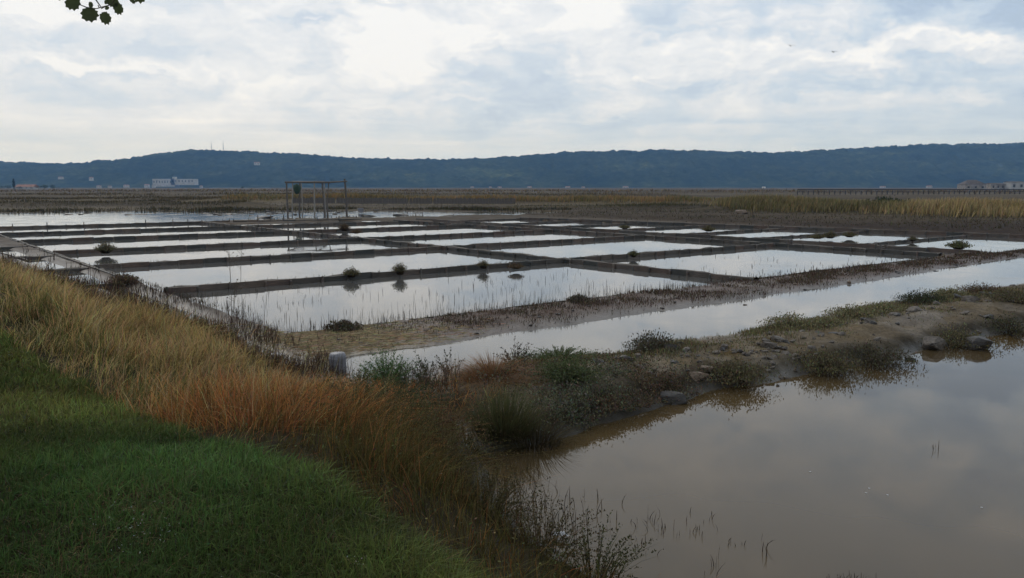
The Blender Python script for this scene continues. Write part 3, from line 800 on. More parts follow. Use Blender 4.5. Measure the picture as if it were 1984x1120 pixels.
# ---- long dry grass on the bank
def build_bank_grass():
    n = 210000
    t = -4.0 + 44 * rng.random(n) ** 1.9; s = rng.uniform(-0.3, 4.0, n)
    x = B0[0] + BN[0] * s + BT[0] * t; y = B0[1] + BN[1] * s + BT[1] * t
    clump = fbm(x * 1.2, y * 1.2, 51, 3); big = fbm(x * 0.4, y * 0.4, 52, 3); dist = np.hypot(x, y)
    z = gz(x, y)
    edge_in = sst(-0.12, 0.12, s + 0.22 * fbm(x * 0.9, y * 0.9, 31, 3) + 0.25 * fbm(x * 1.9, y * 1.9, 53, 2))
    keep = (z > 0.0) & (np.abs(x) < 0.72 * y + 1.8) & (rng.random(n) < edge_in * np.clip(0.75 + 2.2 * clump, 0.15, 1)) & (rng.random(n) < np.clip(12 / dist, 0.3, 1))
    keep &= rng.random(n) < 1 - 0.75 * sst(2.9, 3.9, s + 0.6 * big)
    keep &= ~((t < 0.3) & (s > 1.8) & (rng.random(n) < 0.85)); keep &= ~((t < -1.0) & (s > 0.5) & (rng.random(n) < 0.65)); keep &= ~((s > 2.3 + .4 * big) & (t < 1.4) & (rng.random(n) < .93))
    x, y, z, t, s, clump, big, dist = (a[keep] for a in (x, y, z, t, s, clump, big, dist)); n = len(x)
    gold = jit((0.43, 0.295, 0.125), n, .4); rust = jit((0.37, 0.160, 0.055), n, .42); olive = jit((0.095, 0.078, 0.026), n, .35); red = jit((0.085, 0.048, 0.030), n, .3); green = jit((0.085, 0.10, 0.030), n, .3)
    tw = t + 2.2 * big + 0.8 * rng.normal(0, 1, n) * 0.5
    r_ = rng.random(n)
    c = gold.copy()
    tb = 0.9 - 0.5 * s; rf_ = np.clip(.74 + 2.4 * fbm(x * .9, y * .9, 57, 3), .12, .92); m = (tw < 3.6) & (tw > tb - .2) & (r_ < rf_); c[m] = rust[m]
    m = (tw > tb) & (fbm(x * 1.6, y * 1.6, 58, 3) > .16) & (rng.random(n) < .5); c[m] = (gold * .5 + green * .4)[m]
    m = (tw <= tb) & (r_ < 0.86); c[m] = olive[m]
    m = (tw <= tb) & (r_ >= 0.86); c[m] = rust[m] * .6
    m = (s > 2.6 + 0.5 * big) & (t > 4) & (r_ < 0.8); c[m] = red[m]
    m = (r_ > 0.93) & (t > 1); c[m] = green[m]
    m = (s < 0.9) & (t > 2) & (rng.random(n) < 0.35); c[m] = green[m]
    h = (0.22 + 0.34 * rng.random(n) ** 1.3) * np.clip(1 + 1.5 * clump, .55, 1.6) * (1 - 0.25 * sst(2.6, 3.6, s))
    h *= .88 * (1 - .42 * sst(1.3, 2.3, s) * (1 - sst(3.5, 6, t)))
    h *= np.where(t < 0.8, 0.85, 1.0) * (1 - 0.40 * (1 - sst(-2.4, -0.8, t)) * sst(0.3, 0.9, s)) * (0.55 + 0.45 * sst(0.0, 0.8, s))
    cx_, cy_ = fbm(x * 1.7, y * 1.7, 55, 2), fbm(x * 1.7, y * 1.7, 56, 2)
    lean = rnd_lean(n, h, 0.5, (0.16, 0.0)) + np.stack([cx_, cy_], -1) * (h * 1.3)[:, None]; fl_ = rng.random(n) < .13; lean[fl_] *= 2.6; h = np.where(fl_, h * .75, h)
    w = np.clip(0.00062 * dist, 0.0035, 0.02) * rng.uniform(0.7, 1.3, n)
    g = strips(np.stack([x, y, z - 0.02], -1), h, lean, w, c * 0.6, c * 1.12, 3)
    # a few long arching seed stalks
    k = rng.choice(n, 1800, replace=False); k = k[(t[k] > 0.8) & (s[k] < 2.8)]
    hh = h[k] * rng.uniform(1.25, 1.7, len(k)); pale = jit((0.36, 0.28, 0.15), len(k), .2)
    g2 = strips(np.stack([x[k], y[k], z[k]], -1), hh, rnd_lean(len(k), hh, 0.45, (0.30, -0.08)), w[k] * 0.8, pale, pale, 4)
    nb = 9000; bi = rng.integers(0, n, nb); bi = bi[(s[bi] > .2) & (dist[bi] < 16)]; nb = len(bi)          # broken bits and weed leaves low in the sward
    lf = leaves(np.stack([x[bi], y[bi], z[bi] + h[bi] * rng.uniform(.1, .7, nb)], -1), .022, jit((0.11, 0.10, 0.045), nb, .45), .6)
    g = merge(g, lf)
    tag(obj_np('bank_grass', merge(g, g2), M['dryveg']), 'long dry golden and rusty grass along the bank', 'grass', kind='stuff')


build_bank_grass()


def stems_np(x, y, z, h, w, col, lean=0.12, nseg=2, knots=0):
    n = len(x); l = rnd_lean(n, h, lean)
    g = [strips(np.stack([x, y, z], -1), h, l, w, col * 0.8, col, nseg)]
    if knots:                                        # short side shoots
        i = np.repeat(np.arange(n), knots); t = rng.uniform(0.25, 0.95, len(i)); drop = 1 - 0.35 * np.clip(np.hypot(l[i, 0], l[i, 1]) / h[i], 0, 1.6) * t
        p = np.stack([x[i] + l[i, 0] * t ** 1.8, y[i] + l[i, 1] * t ** 1.8, z[i] + h[i] * t * drop], -1)
        hs = h[i] * rng.uniform(.10, .24, len(i)) * (1.15 - t)
        g.append(strips(p, hs, rnd_lean(len(i), hs, 0.8), w[i] * 0.8, col[i], col[i] * 1.1, 1))
    return merge(*g)


# ---- stems standing in the first pans, glasswort on the mud, straw litter
def build_pan_stems():
    P = []
    n = 1050; u = 0.2 + 12.6 * rng.random(n) ** 1.5; v = 0.1 + 6.6 * rng.random(n) ** 1.5
    k = (fbm(u * 0.35, v * 0.8, 101, 3) > -0.12 + 0.10 * (v / 7)) & (rng.random(n) < 1 - 0.6 * sst(3, 6, v)); u, v = u[k], v[k]; P.append((u, v, rng.uniform(.05, .20, len(u)) * (1.3 - v * 0.06)))
    n = 900; u = rng.uniform(0.1, 13.2, n); v = np.abs(rng.normal(0, .35, n)) + 0.04; P.append((u, v, rng.uniform(.05, .22, n)))
    n = 220; v = rng.uniform(0.1, 7, n); u = np.abs(rng.normal(0, .5, n)) + 0.05; P.append((u, v, rng.uniform(.06, .22, n)))
    n = 260; u = rng.uniform(13.6, 25, n); v = np.abs(rng.normal(0, .6, n)) + 0.05; P.append((u, v, rng.uniform(.04, .16, n)))
    n = 60; u = rng.uniform(13.8, 20, n); v = rng.uniform(.3, 6, n); P.append((u, v, rng.uniform(.05, .16, n)))
    n = 260; u = rng.uniform(0.6, 9, n); v = 7.55 + np.abs(rng.normal(0, .25, n)); P.append((u, v, rng.uniform(.06, .18, n)))
    n = 80; v = rng.uniform(1, 6, n); u = 13.7 + np.abs(rng.normal(0, .3, n)); P.append((u, v, rng.uniform(.05, .2, n)))
    u = np.concatenate([p[0] for p in P]); v = np.concatenate([p[1] for p in P]); h = np.concatenate([p[2] for p in P])
    p = O2 + u[:, None] * U + v[:, None] * V; n = len(u); dist = np.hypot(p[:, 0], p[:, 1])
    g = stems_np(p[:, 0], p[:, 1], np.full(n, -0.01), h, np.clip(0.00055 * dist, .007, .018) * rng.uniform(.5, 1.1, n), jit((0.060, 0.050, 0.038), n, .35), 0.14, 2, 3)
    nw = 2600; ii = rng.integers(0, 11, nw); f_ = rng.random(nw)           # sprouts along the tops of the walls
    wl = [((0.2, ROWS[k]), (PAN_A, ROWS[k])) for k in range(1, 5)] + [((PAN_A, ROWS[k]), (PAN_B, ROWS[k])) for k in range(1, 4)] + [((PAN_A, 0), (PAN_A, 30)), ((PAN_B, 0), (PAN_B, 25)), ((0.0, 0), (0.0, 12)), ((0.0, 2), (0.0, 9))]
    wl = np.array(wl)[ii]; q = wl[:, 0] + (wl[:, 1] - wl[:, 0]) * f_[:, None] + rng.normal(0, .045, (nw, 2)); keep = fbm(q[:, 0] * .8 + ii * 3.1, q[:, 1] * .8, 205, 3) > -.02; q = q[keep]
    pw = O2 + q[:, :1] * U + q[:, 1:] * V; nw = len(q); dw = np.hypot(pw[:, 0], pw[:, 1])
    g = merge(g, stems_np(pw[:, 0], pw[:, 1], np.full(nw, .13), rng.uniform(.02, .11, nw), np.clip(.0006 * dw, .008, .02), jit((0.065, 0.058, 0.036), nw, .35), .5, 2, 3))
    tag(obj_np('water_stems', g, M['dryveg']), 'thin dark stems standing in the flooded pans and sprouting on their walls', 'plants', kind='stuff')


build_pan_stems()


def build_glasswort():
    n = 130000; u = -1.5 + 45.5 * rng.random(n) ** 1.2 ; v = -3.6 + 3.6 * rng.random(n) ** 0.75
    p = O2 + u[:, None] * U + v[:, None] * V; x, y = p[:, 0], p[:, 1]; z = gz(x, y)
    cl = fbm(x * 1.6, y * 1.6, 111, 3)
    k = (z > 0.012) & (rng.random(n) < np.clip(0.45 + 2.2 * cl, .05, .95) * sst(-2.4, -0.7, v + 1.2 * fbm(x * .5, y * .5, 112, 2)) + 0.02) & ~((u < 2.8) & (rng.random(n) < .75))
    x, y, z, v = x[k], y[k], z[k], v[k]; n = len(x); dist = np.hypot(x, y)
    c = jit((0.092, 0.060, 0.044), n, .3); g_ = jit((0.075, 0.068, 0.035), n, .3); r_ = rng.random(n); c[r_ < .22] = g_[r_ < .22]; tan = jit((0.20, 0.155, 0.10), n, .25); c[r_ > .9] = tan[r_ > .9]
    h = rng.uniform(.03, .10, n); h[rng.random(n) < .05] *= 2.0
    g = stems_np(x, y, z - .01, h, np.clip(0.0007 * dist, .007, .025), c, 0.45, 2, 1)
    tag(obj_np('glasswort', g, M['dryveg']), 'low rusty glasswort on the muddy strip in front of the pans', 'plants', kind='stuff')
    # flat straw litter
    sx, sy = pix(640, 668); n = 9000
    x = rng.normal(sx, 1.15, n); y = rng.normal(sy, .95, n); z = gz(x, y); k = z > 0.012; x, y, z = x[k], y[k], z[k]; n = len(x)
    h = rng.uniform(.005, .02, n); a = rng.normal(0.25, .5, n); l = rng.uniform(.06, .22, n)
    c = jit((0.27, 0.20, 0.11), n, .35); dk = rng.random(n) < .2; c[dk] *= .4
    sd = np.stack([-np.sin(a) * .8, np.cos(a) * .8, np.full(n, .6)], -1)
    g = strips(np.stack([x, y, z + .006], -1), h, np.stack([np.cos(a) * l, np.sin(a) * l], -1) , np.full(n, .010), c, c, 2, sd)
    tag(obj_np('straw_litter', g, M['dryveg']), 'washed-up straw lying on the mud at the pan corner', 'straw', kind='stuff')
    # red-brown saltbush stems at the foot of the bank, by the ditch
    n = 16000; t = 2.0 + 30 * rng.random(n) ** 1.4; s = rng.uniform(2.9, 6.6, n); x = B0[0] + BN[0] * s + BT[0] * t; y = B0[1] + BN[1] * s + BT[1] * t; z = gz(x, y); uu, vv = to_uv(x, y)
    cl = fbm(x * 1.3, y * 1.3, 121, 3)
    k = (z > -0.02) & (uu < -0.15) & (rng.random(n) < np.clip(.35 + 2.4 * cl, .02, 1)) & (rng.random(n) < 1 - .6 * sst(4.2, 6, s)) & (rng.random(n) < 1 - .75 * sst(5, 11, t) * sst(3.3, 3.9, s)); x, y, z = x[k], y[k], z[k]; n = len(x); dist = np.hypot(x, y)
    h = rng.uniform(.10, .34, n) * np.clip(1 + 1.4 * cl[k], .5, 1.6); c = jit((0.060, 0.038, 0.030), n, .35); r_ = rng.random(n); gg = jit((0.075, 0.066, 0.04), n, .3); c[r_ < .3] = gg[r_ < .3]
    n3 = 2600; u3 = -rng.random(n3) ** 1.3 * 1.5 + .12; v3 = rng.uniform(-1.0, 11, n3); p3 = O2 + u3[:, None] * U + v3[:, None] * V; z3 = gz(p3[:, 0], p3[:, 1]); k3 = (z3 > -.05) & (fbm(p3[:, 0] * 1.1, p3[:, 1] * 1.1, 127, 3) > -.10); p3 = p3[k3]; n3 = len(p3)
    x, y, z = np.concatenate([x, p3[:, 0]]), np.concatenate([y, p3[:, 1]]), np.concatenate([z, np.maximum(z3[k3], 0)]); h = np.concatenate([h, rng.uniform(.05, .24, n3)]); c = np.vstack([c, jit((0.075, 0.054, 0.040), n3, .35)]); dist = np.hypot(x, y)
    g = stems_np(x, y, z - .01, h, np.clip(0.0006 * dist, .006, .02), c, 0.28, 3, 4)
    tag(obj_np('saltbush_stems', g, M['dryveg']), 'dark red-brown saltbush stems between the bank grass and the ditch', 'plants', kind='stuff')


build_glasswort()


# ---- single shrubs and clumps: each a thing with stems and foliage
def shrub(px_, py_, r, h, label, col, group=None, n=500, z=None, leaf=0.03, cat='shrub', name='salt_shrub', stemcol=(0.06, 0.045, 0.032), spread=0.9, xy=None):
    x0, y0 = xy if xy is not None else pix(px_, py_, 0.1)
    z0 = float(gz([x0], [y0])[0]) if z is None else z
    z0 = max(z0, -0.02)
    root = empty(name, (x0, y0, z0)); tag(root, label, cat, group)
    ns = max(30, n // 6); a = rng.uniform(0, 2 * np.pi, ns); q = np.sqrt(rng.random(ns)); hh = h * (1.0 - 0.45 * q ** 2) * rng.uniform(.65, 1.12, ns)
    bx, by = np.cos(a) * q * r * .35, np.sin(a) * q * r * .35
    lean = np.stack([np.cos(a) * q * r * spread, np.sin(a) * q * r * spread], -1)
    dist = math.hypot(x0, y0); w = np.full(ns, max(.004, .0005 * dist))
    sc_ = jit(stemcol, ns, .25)
    obj_np('stems', strips(np.stack([bx, by, np.full(ns, -.03)], -1), hh, lean, w, sc_, sc_, 3), M['dryveg'], root)
    i = rng.integers(0, ns, n); t = rng.uniform(.25, 1.0, n) ** .8; drop = 1 - 0.35 * np.clip(np.hypot(lean[i, 0], lean[i, 1]) / hh[i], 0, 1.6) * t
    p = np.stack([bx[i] + lean[i, 0] * t ** 1.8, by[i] + lean[i, 1] * t ** 1.8, hh[i] * t * drop], -1) + rng.normal(0, .045 * r + .004, (n, 3))
    p[:, 2] = np.maximum(p[:, 2], 0.0)
    c = jit(col, n, .32)
    obj_np('foliage', leaves(p, leaf, c, 2.4), M['veg'], root)
    return root


DG = (0.115, 0.098, 0.053); GG = (0.105, 0.102, 0.046); BR = (0.115, 0.080, 0.050); GR = (0.185, 0.165, 0.088)
on = 'round dark shrubs growing on the plank walls'
def wall_shrub(px_, py_, r, h, label, col=DG, z=0.11):
    return shrub(px_, py_, r, h, label, col, on, 1500, z, max(.03, r * .15))


wall_shrub(205, 490, .38, .42, 'round dark shrub on the third bank-side divider, mirrored in the pan')
wall_shrub(681, 536, .24, .26, 'low dark shrub on the first bank-side divider, smaller of a pair')
wall_shrub(775, 531, .22, .34, 'bushy dark shrub on the first bank-side divider, beside a smaller one')
wall_shrub(936, 519, .20, .24, 'small dark-green shrub on the first divider, near the long middle wall')
wall_shrub(1000, 520, .24, .16, 'flat reddish shrub at the end of the first divider, by the long wall', BR)
wall_shrub(1227, 497, .20, .24, 'small green shrub on the first divider of the middle pans', GG)
wall_shrub(667, 447, .34, .42, 'dark shrub on the fourth bank-side divider below the post frame', BR)
wall_shrub(1373, 448, .40, .30, 'low round shrub on a divider below the reed dike, beside the feeder channel')
wall_shrub(1210, 443, .36, .22, 'tiny flat shrub on a far divider below the reed dike')
wall_shrub(1608, 461, .38, .32, 'dark shrub leaning over the second divider below the reed dike')
wall_shrub(1646, 459, .36, .26, 'smaller dark shrub beside another on the second divider below the reed dike')
wall_shrub(1583, 462, .40, .16, 'flat dark tuft on the feeder channel kerb beside two small shrubs')
wall_shrub(1857, 482, .45, .36, 'broad green-black shrub at the muddy end of the feeder channel', GG)
wall_shrub(1768, 466, .25, .18, 'small drooping tuft on the first divider below the reed dike')
wall_shrub(1120, 582, .26, .20, 'grey-brown shrub at the front board of the first pan', (0.095, 0.078, 0.055), 0.05)
wall_shrub(664, 634, .34, .17, 'low brown-green shrub at the front corner of the first pan', (0.085, 0.070, 0.045), 0.04)
wall_shrub(242, 549, .38, .34, 'ragged brown shrub beside the short plank stub at the ditch', BR, 0.05)
wall_shrub(690, 452, .3, .2, 'low tuft on the fourth bank-side divider beside a dark shrub', BR)


def tall_clump(px_, py_, r, h, label, col, tip, n=160, name='plant_clump', leafy=True, z=None, lean=.35, wid=.006, cat='plant', group=None, lsize=.028):
    x0, y0 = pix(px_, py_, 0.1); z0 = float(gz([x0], [y0])[0]) if z is None else z; z0 = max(z0, -.03)
    root = empty(name, (x0, y0, z0)); tag(root, label, cat, group)
    a = rng.uniform(0, 2 * np.pi, n); q = np.sqrt(rng.random(n)); bx, by = np.cos(a) * q * r * .5, np.sin(a) * q * r * .5
    hh = h * rng.uniform(.55, 1.1, n) * (1.05 - .35 * q); ln = np.stack([np.cos(a) * q * r * lean * 2, np.sin(a) * q * r * lean * 2], -1) + rnd_lean(n, hh, .10)
    c0, c1 = jit(col, n, .25), jit(tip, n, .25)
    obj_np('stems', strips(np.stack([bx, by, np.full(n, -.03)], -1), hh, ln, np.full(n, wid), c0, c1, 3), M['veg'], root)
    if leafy:
        i = np.repeat(np.arange(n), 34); t = rng.uniform(.15, 1.0, len(i)); drop = 1 - 0.35 * np.clip(np.hypot(ln[i, 0], ln[i, 1]) / hh[i], 0, 1.6) * t
        p = np.stack([bx[i] + ln[i, 0] * t ** 1.8, by[i] + ln[i, 1] * t ** 1.8, hh[i] * t * drop], -1)
        obj_np('foliage', leaves(p, lsize, jit(tip, len(p), .3), 1.4), M['veg'], root)
    return root


tall_clump(752, 744, .36, .56, 'dense dark-green upright clump at the end of the channel', (0.040, 0.070, 0.026), (0.085, 0.140, 0.050), 190, lean=.42, lsize=.022)
tall_clump(826, 738, .26, .46, 'sparse dark upright shoots beside the dense green clump', (0.03, 0.036, 0.02), (0.050, 0.054, 0.030), 22, lean=.25)
tall_clump(868, 730, .22, .44, 'few dark leaning shoots beside the rusty grass tuft', (0.03, 0.036, 0.02), (0.050, 0.050, 0.030), 14, lean=.5)
tall_clump(1000, 715, .30, .42, 'dark dead-looking stems rising behind the rusty grass tuft', (0.035, 0.03, 0.022), (0.055, 0.048, 0.034), 26, lean=.4)
tall_clump(700, 745, .18, .30, 'thin dark shoots against the channel water beside the grey pipe', (0.03, 0.036, 0.02), (0.05, 0.056, 0.03), 16, lean=.4)
tall_clump(955, 752, .70, .44, 'rusty orange dry grass tuft on the dike beside the channel', (0.12, 0.060, 0.028), (0.25, 0.13, 0.060), 1300, 'grass_tuft', False, lean=.5, wid=.005, cat='grass')
tall_clump(975, 838, .60, .62, 'big olive rush clump standing at the pond edge, tips bright green', (0.036, 0.030, 0.016), (0.095, 0.100, 0.040), 950, 'rush_clump', False, lean=.26, wid=.0055, cat='rush')
tall_clump(1035, 842, .46, .46, 'shorter brown rush clump leaning over the pond beside the big olive one', (0.034, 0.026, 0.015), (0.085, 0.068, 0.034), 520, 'rush_clump', False, lean=.42, wid=.0055, cat='rush')
tall_clump(905, 846, .42, .36, 'dark olive rush clump at the inlet beside the bigger clump', (0.028, 0.028, 0.015), (0.065, 0.066, 0.028), 500, 'rush_clump', False, lean=.6, wid=.005, cat='rush')
tall_clump(1100, 765, .34, .34, 'soft green bush of upright shoots on the dike mound', (0.035, 0.045, 0.02), (0.085, 0.10, 0.045), 260, lean=.5, lsize=.022)
tall_clump(1085, 715, .42, .24, 'bright green low clump at the channel edge of the mound', (0.04, 0.055, 0.02), (0.095, 0.115, 0.048), 300, lean=.8, lsize=.022)

# dark fleshy mat of sea purslane on the mound
def build_purslane():
    n = 30000; cx, cy = pix(1150, 770, .1)
    x = rng.normal(cx, .85, n); y = rng.normal(cy, .55, n) + (x - cx) * .28; 
    sh = np.array([pix(*q) for q in ((960, 868), (1060, 850), (1120, 832), (1200, 806), (1265, 784), (1310, 772))]); ns_ = 9000; f_ = rng.random(ns_) * 4.999; i_ = f_.astype(int)
    sp_ = sh[i_] + (sh[i_ + 1] - sh[i_]) * (f_ - i_)[:, None] + rng.normal(0, .11, (ns_, 2)) + np.array([-.03, .10]); x = np.concatenate([x, sp_[:, 0]]); y = np.concatenate([y, sp_[:, 1]])
    z = gz(x, y); k = (z > -.03); x, y, z = x[k], y[k], np.maximum(z[k], 0); n = len(x)
    c = jit((0.105, 0.102, 0.064), n, .45); r_ = rng.random(n); g_ = jit((0.15, 0.15, 0.112), n, .3); c[r_ < .10] = g_[r_ < .10]; d_ = jit((0.105, 0.074, 0.046), n, .4); pz = fbm(x * 1.8, y * 1.8, 133, 3); m_ = rng.random(n) < np.clip(.35 + 3 * pz, 0, .9); c[m_] = d_[m_]
    gap_ = rng.random(n) < np.clip(.72 + 2.2 * fbm(x * 2.2, y * 2.2, 134, 3), .1, 1); x, y, z, c = x[gap_], y[gap_], z[gap_], c[gap_]; n = len(x)
    p = np.stack([x, y, z + np.abs(rng.normal(0, .05, n)) + .22 * np.clip(fbm(x * 2.6, y * 2.6, 131, 3) + .15, 0, 1)], -1)
    tag(obj_np('sea_purslane', leaves(p, .030, c, 1.1), M['veg']), 'dark grey-green fleshy sea purslane mat on the mound by the pond', 'plants', kind='stuff')
    n = 40000                                     # low green cover along the dike
    f_ = rng.random(n); sel = [pix(1130, 712), pix(1250, 690), pix(1400, 664), pix(1560, 634), pix(1700, 606), pix(1850, 586), pix(1984, 566), pix(2200, 535)]
    i = (f_ * (len(sel) - 1)).astype(int); ff = f_ * (len(sel) - 1) - i; s_ = np.array(sel); p = s_[i] + (s_[np.minimum(i + 1, len(sel) - 1)] - s_[i]) * ff[:, None]
    x = p[:, 0] + rng.normal(.15, .45, n); y = p[:, 1] + rng.normal(-.15, .40, n); z = gz(x, y); k = (z > .015) & (rng.random(n) < np.clip(.35 + 3 * fbm(x * .9, y * .9, 141, 3), .02, 1)); x, y, z = x[k], y[k], z[k]; n = len(x)
    h = rng.uniform(.03, .11, n); c = jit((0.17, 0.152, 0.074), n, .4); r_ = rng.random(n); b_ = jit((0.15, 0.11, 0.07), n, .35); c[r_ < .25] = b_[r_ < .25]
    n2 = 52000; f_ = rng.random(n2); dk = np.array([pix(1150, 745), pix(1350, 705), pix(1600, 665), pix(1800, 630), pix(1984, 600), pix(2200, 560)]); i = (f_ * 5).astype(int).clip(0, 4); p = dk[i] + (dk[i + 1] - dk[i]) * (f_ * 5 - i)[:, None]
    x2 = p[:, 0] + rng.normal(0, .55, n2); y2 = p[:, 1] + rng.normal(0, .75, n2); z2 = gz(x2, y2); k = (z2 > .03) & (rng.random(n2) < np.clip(.30 + 3.2 * fbm(x2 * 1.3, y2 * 1.3, 143, 3), .03, 1)); x2, y2, z2 = x2[k], y2[k], z2[k]
    x, y, z = np.concatenate([x, x2]), np.concatenate([y, y2]), np.concatenate([z, z2]); h = np.concatenate([h, rng.uniform(.015, .05, len(x2))]); c = np.vstack([c, jit((0.185, 0.155, 0.085), len(x2), .45)]); n = len(x)
    g = stems_np(x, y, z - .01, h, np.full(n, .011), c, .5, 2, 2)
    tag(obj_np('dike_herbs', g, M['veg']), 'low yellow-green herbs creeping over the muddy dike', 'plants', kind='stuff')


build_purslane()

gsh = 'shrubs scattered on the muddy dike'
for a_ in ((1268, 684, .36, .27, 'brown-green shrub at the channel edge beside a tilted slab', (0.085, 0.074, 0.048)), (1532, 640, .40, .25, 'rounded olive shrub on the dike crest beside a flat stone', GR),
           (1420, 728, .42, .28, 'spreading dark shrub overhanging the pond beside the orange stone', DG), (1600, 706, .42, .32, 'dark bushy shrub at the pond edge, mirrored beside a square slab', DG),
           (1690, 690, .55, .28, 'wide low olive shrub at the pond edge between slab and boulder', (0.078, 0.068, 0.042)), (1785, 596, .42, .26, 'dark green round shrub at the channel side of the dike', (0.055, 0.06, 0.035)),
           (1838, 580, .36, .20, 'small pale-green shrub beside a darker round one at the channel', GR), (1652, 622, .40, .20, 'low twiggy shrub beside the channel, middle of the dike', GR),
           (1712, 612, .45, .20, 'flat olive shrub beside the channel near a brown stone', GR), (1850, 655, .5, .26, 'dark olive shrub between the two big boulders at the pond', DG),
           (1955, 632, .6, .30, 'olive shrub overhanging the pond past the square boulder', (0.08, 0.074, 0.045)), (1905, 575, .5, .22, 'brownish low shrub where the dike widens beside the channel', BR),
           (1965, 596, .6, .30, 'dark twiggy shrub on top of the wide end of the dike', DG), (1600, 640, .3, .14, 'tiny olive cushion shrub beside the pale muddy path', GR)):
    shrub(a_[0], a_[1], a_[2] * 1.25, a_[3] * 1.2, a_[4], a_[5], gsh, 2600, None, .036)

# front reeds and sprigs at the pond edge
for a_ in ((1150, 1125, .40, .45, 'leafy upright shoots at the lawn corner over the pond', (0.045, 0.036, 0.018), (0.062, 0.062, 0.026), 60), (1045, 1085, .5, .42, 'brown leafy shoots at the pond edge beside the white scrap', (0.07, 0.045, 0.022), (0.075, 0.058, 0.028), 90),
           (935, 1015, .5, .42, 'dense brown-green shoots below the lawn edge at the pond', (0.045, 0.034, 0.018), (0.062, 0.052, 0.024), 120), (850, 950, .55, .48, 'dark bushy shoots on the slope above the pond', (0.035, 0.028, 0.015), (0.090, 0.072, 0.034), 190),
           (770, 925, .55, .50, 'olive leafy bush on the slope below the lawn', (0.04, 0.036, 0.018), (0.105, 0.092, 0.040), 200), (840, 880, .5, .42, 'reddish leafy bush on the slope near the inlet', (0.05, 0.034, 0.02), (0.125, 0.080, 0.040), 200),
           (760, 860, .6, .50, 'dark green-black bush on the slope below the rusty grass', (0.02, 0.022, 0.012), (0.048, 0.058, 0.028), 200), (690, 900, .6, .50, 'dull olive bush among the rushes on the slope', (0.035, 0.034, 0.018), (0.090, 0.086, 0.040), 180)):
    tall_clump(*a_[:5], a_[5], a_[6], a_[7], 'leafy_shoots', True, None, .4, .0075, 'plant', 'leafy shoots along the pond slope', .019)


def build_front_stems():
    P = []
    for (x_, y_, n, sx, sy, h0, h1) in ((990, 960, 120, 40, 40, .06, .20), (1050, 1010, 110, 45, 35, .06, .22), (1100, 1000, 26, 60, 30, .05, .15), (1265, 1015, 16, 18, 12, .05, .13), (1330, 1025, 20, 35, 14, .04, .09),
                                       (1235, 1045, 10, 14, 14, .04, .08), (1385, 1095, 8, 8, 14, .05, .12), (1480, 1060, 5, 5, 20, .06, .14), (1415, 1050, 6, 14, 6, .03, .06), (1805, 870, 4, 5, 3, .06, .12), (1640, 1118, 26, 24, 3, .03, .07)):
        for k in range(n):
            P.append((*pix(rng.normal(x_, sx), rng.normal(y_, sy)), rng.uniform(h0, h1)))
    P = np.array(P); z = gz(P[:, 0], P[:, 1]); P = P[z < .08]; n = len(P)
    g = stems_np(P[:, 0], P[:, 1], np.full(n, -.02), P[:, 2], np.full(n, .006), jit((0.062, 0.043, 0.030), n, .3), .35, 3, 3)
    tag(obj_np('pond_stems', g, M['dryveg']), 'thin brown stems poking out of the muddy pond', 'plants', kind='stuff')


build_front_stems()

# two dry flower stalks standing in the second pan
for (x_, y_, h, lb) in ((447, 549, 1.0, 'tall bare dry flower stalk at the first divider, forked above'), (466, 547, .95, 'tall dry flower stalk leaning beside a straight one'), (452, 612, .75, 'branching dead bush of thin twigs at the pan edge')):
    x0, y0 = pix(x_, y_, .1); root = empty('dry_stalk', (x0, y0, 0.0)); tag(root, lb, 'stalk', 'dry flower stalks by the pans')
    bm = bmesh.new(); top = Vector((rnd.uniform(-.05, .08), 0, h)); tube(bm, [(0, 0, -.05), (top.x * .4, 0, h * .5), top], [.009, .007, .004], 5); link('stem', bm_mesh('stem', bm), M['twig'], root)
    for k in range(9):
        t = .45 + .06 * k; b_ = Vector((top.x * t, 0, h * t)); e = b_ + Vector((rnd.uniform(-.18, .18), rnd.uniform(-.1, .1), rnd.uniform(.08, .2)))
        bm = bmesh.new(); tube(bm, [b_, e], [.004, .003], 4)
        bmesh.ops.create_icosphere(bm, subdivisions=1, radius=.016, matrix=Matrix.Translation(e)); link('branch', bm_mesh('branch', bm), M['twig'], root)

# ------------------------------------------------------------------ stones
ROCKS = []
for k in range(7):
    bm = bmesh.new(); rr_ = random.Random(k * 5 + 1)
    for i in range(18):
        v = Vector((rr_.gauss(0, 1), rr_.gauss(0, 1), rr_.gauss(0, 1))); v.normalize(); v = Vector([max(-.72, min(.72, c_)) / .72 for c_ in v])
        bm.verts.new(v * rr_.uniform(.86, 1.0))
    bmesh.ops.convex_hull(bm, input=bm.verts[:]); bmesh.ops.delete(bm, geom=[v for v in bm.verts if not v.link_faces], context='VERTS')
    bmesh.ops.bevel(bm, geom=bm.edges[:], offset=.06, segments=2, affect='EDGES'); ROCKS.append(bm)
ROCK_ME = {}
for key in ('rock', 'rock_dark', 'rock_pale'):
    ROCK_ME[key] = []
    for bm in ROCKS:
        me = bpy.data.meshes.new('stone'); bm.to_mesh(me); me.materials.append(M[key]); ROCK_ME[key].append(me)
for bm in ROCKS: bm.free()


def stone(px_, py_, wpx, hpx, label, key='rock', depth=.7, group=None, k=None, tilt=0.15, sink=.3, name='stone'):
    x0, y0 = pix(px_, py_, .06); dist = y0; w = wpx / F_PX * dist * .5; h = hpx / F_PX * dist * .5
    z0 = max(float(gz([x0], [y0])[0]), -.02)
    o = link(name, ROCK_ME[key][rnd.randrange(7) if k is None else k], None, None, (x0, y0, z0 + h * (1 - 2 * sink)))
    o.scale = (w, w * depth, h); o.rotation_euler = (rnd.uniform(-tilt, tilt), rnd.uniform(-tilt, tilt), rnd.uniform(-.5, .5)); tag(o, label, 'stone', group)
    return o


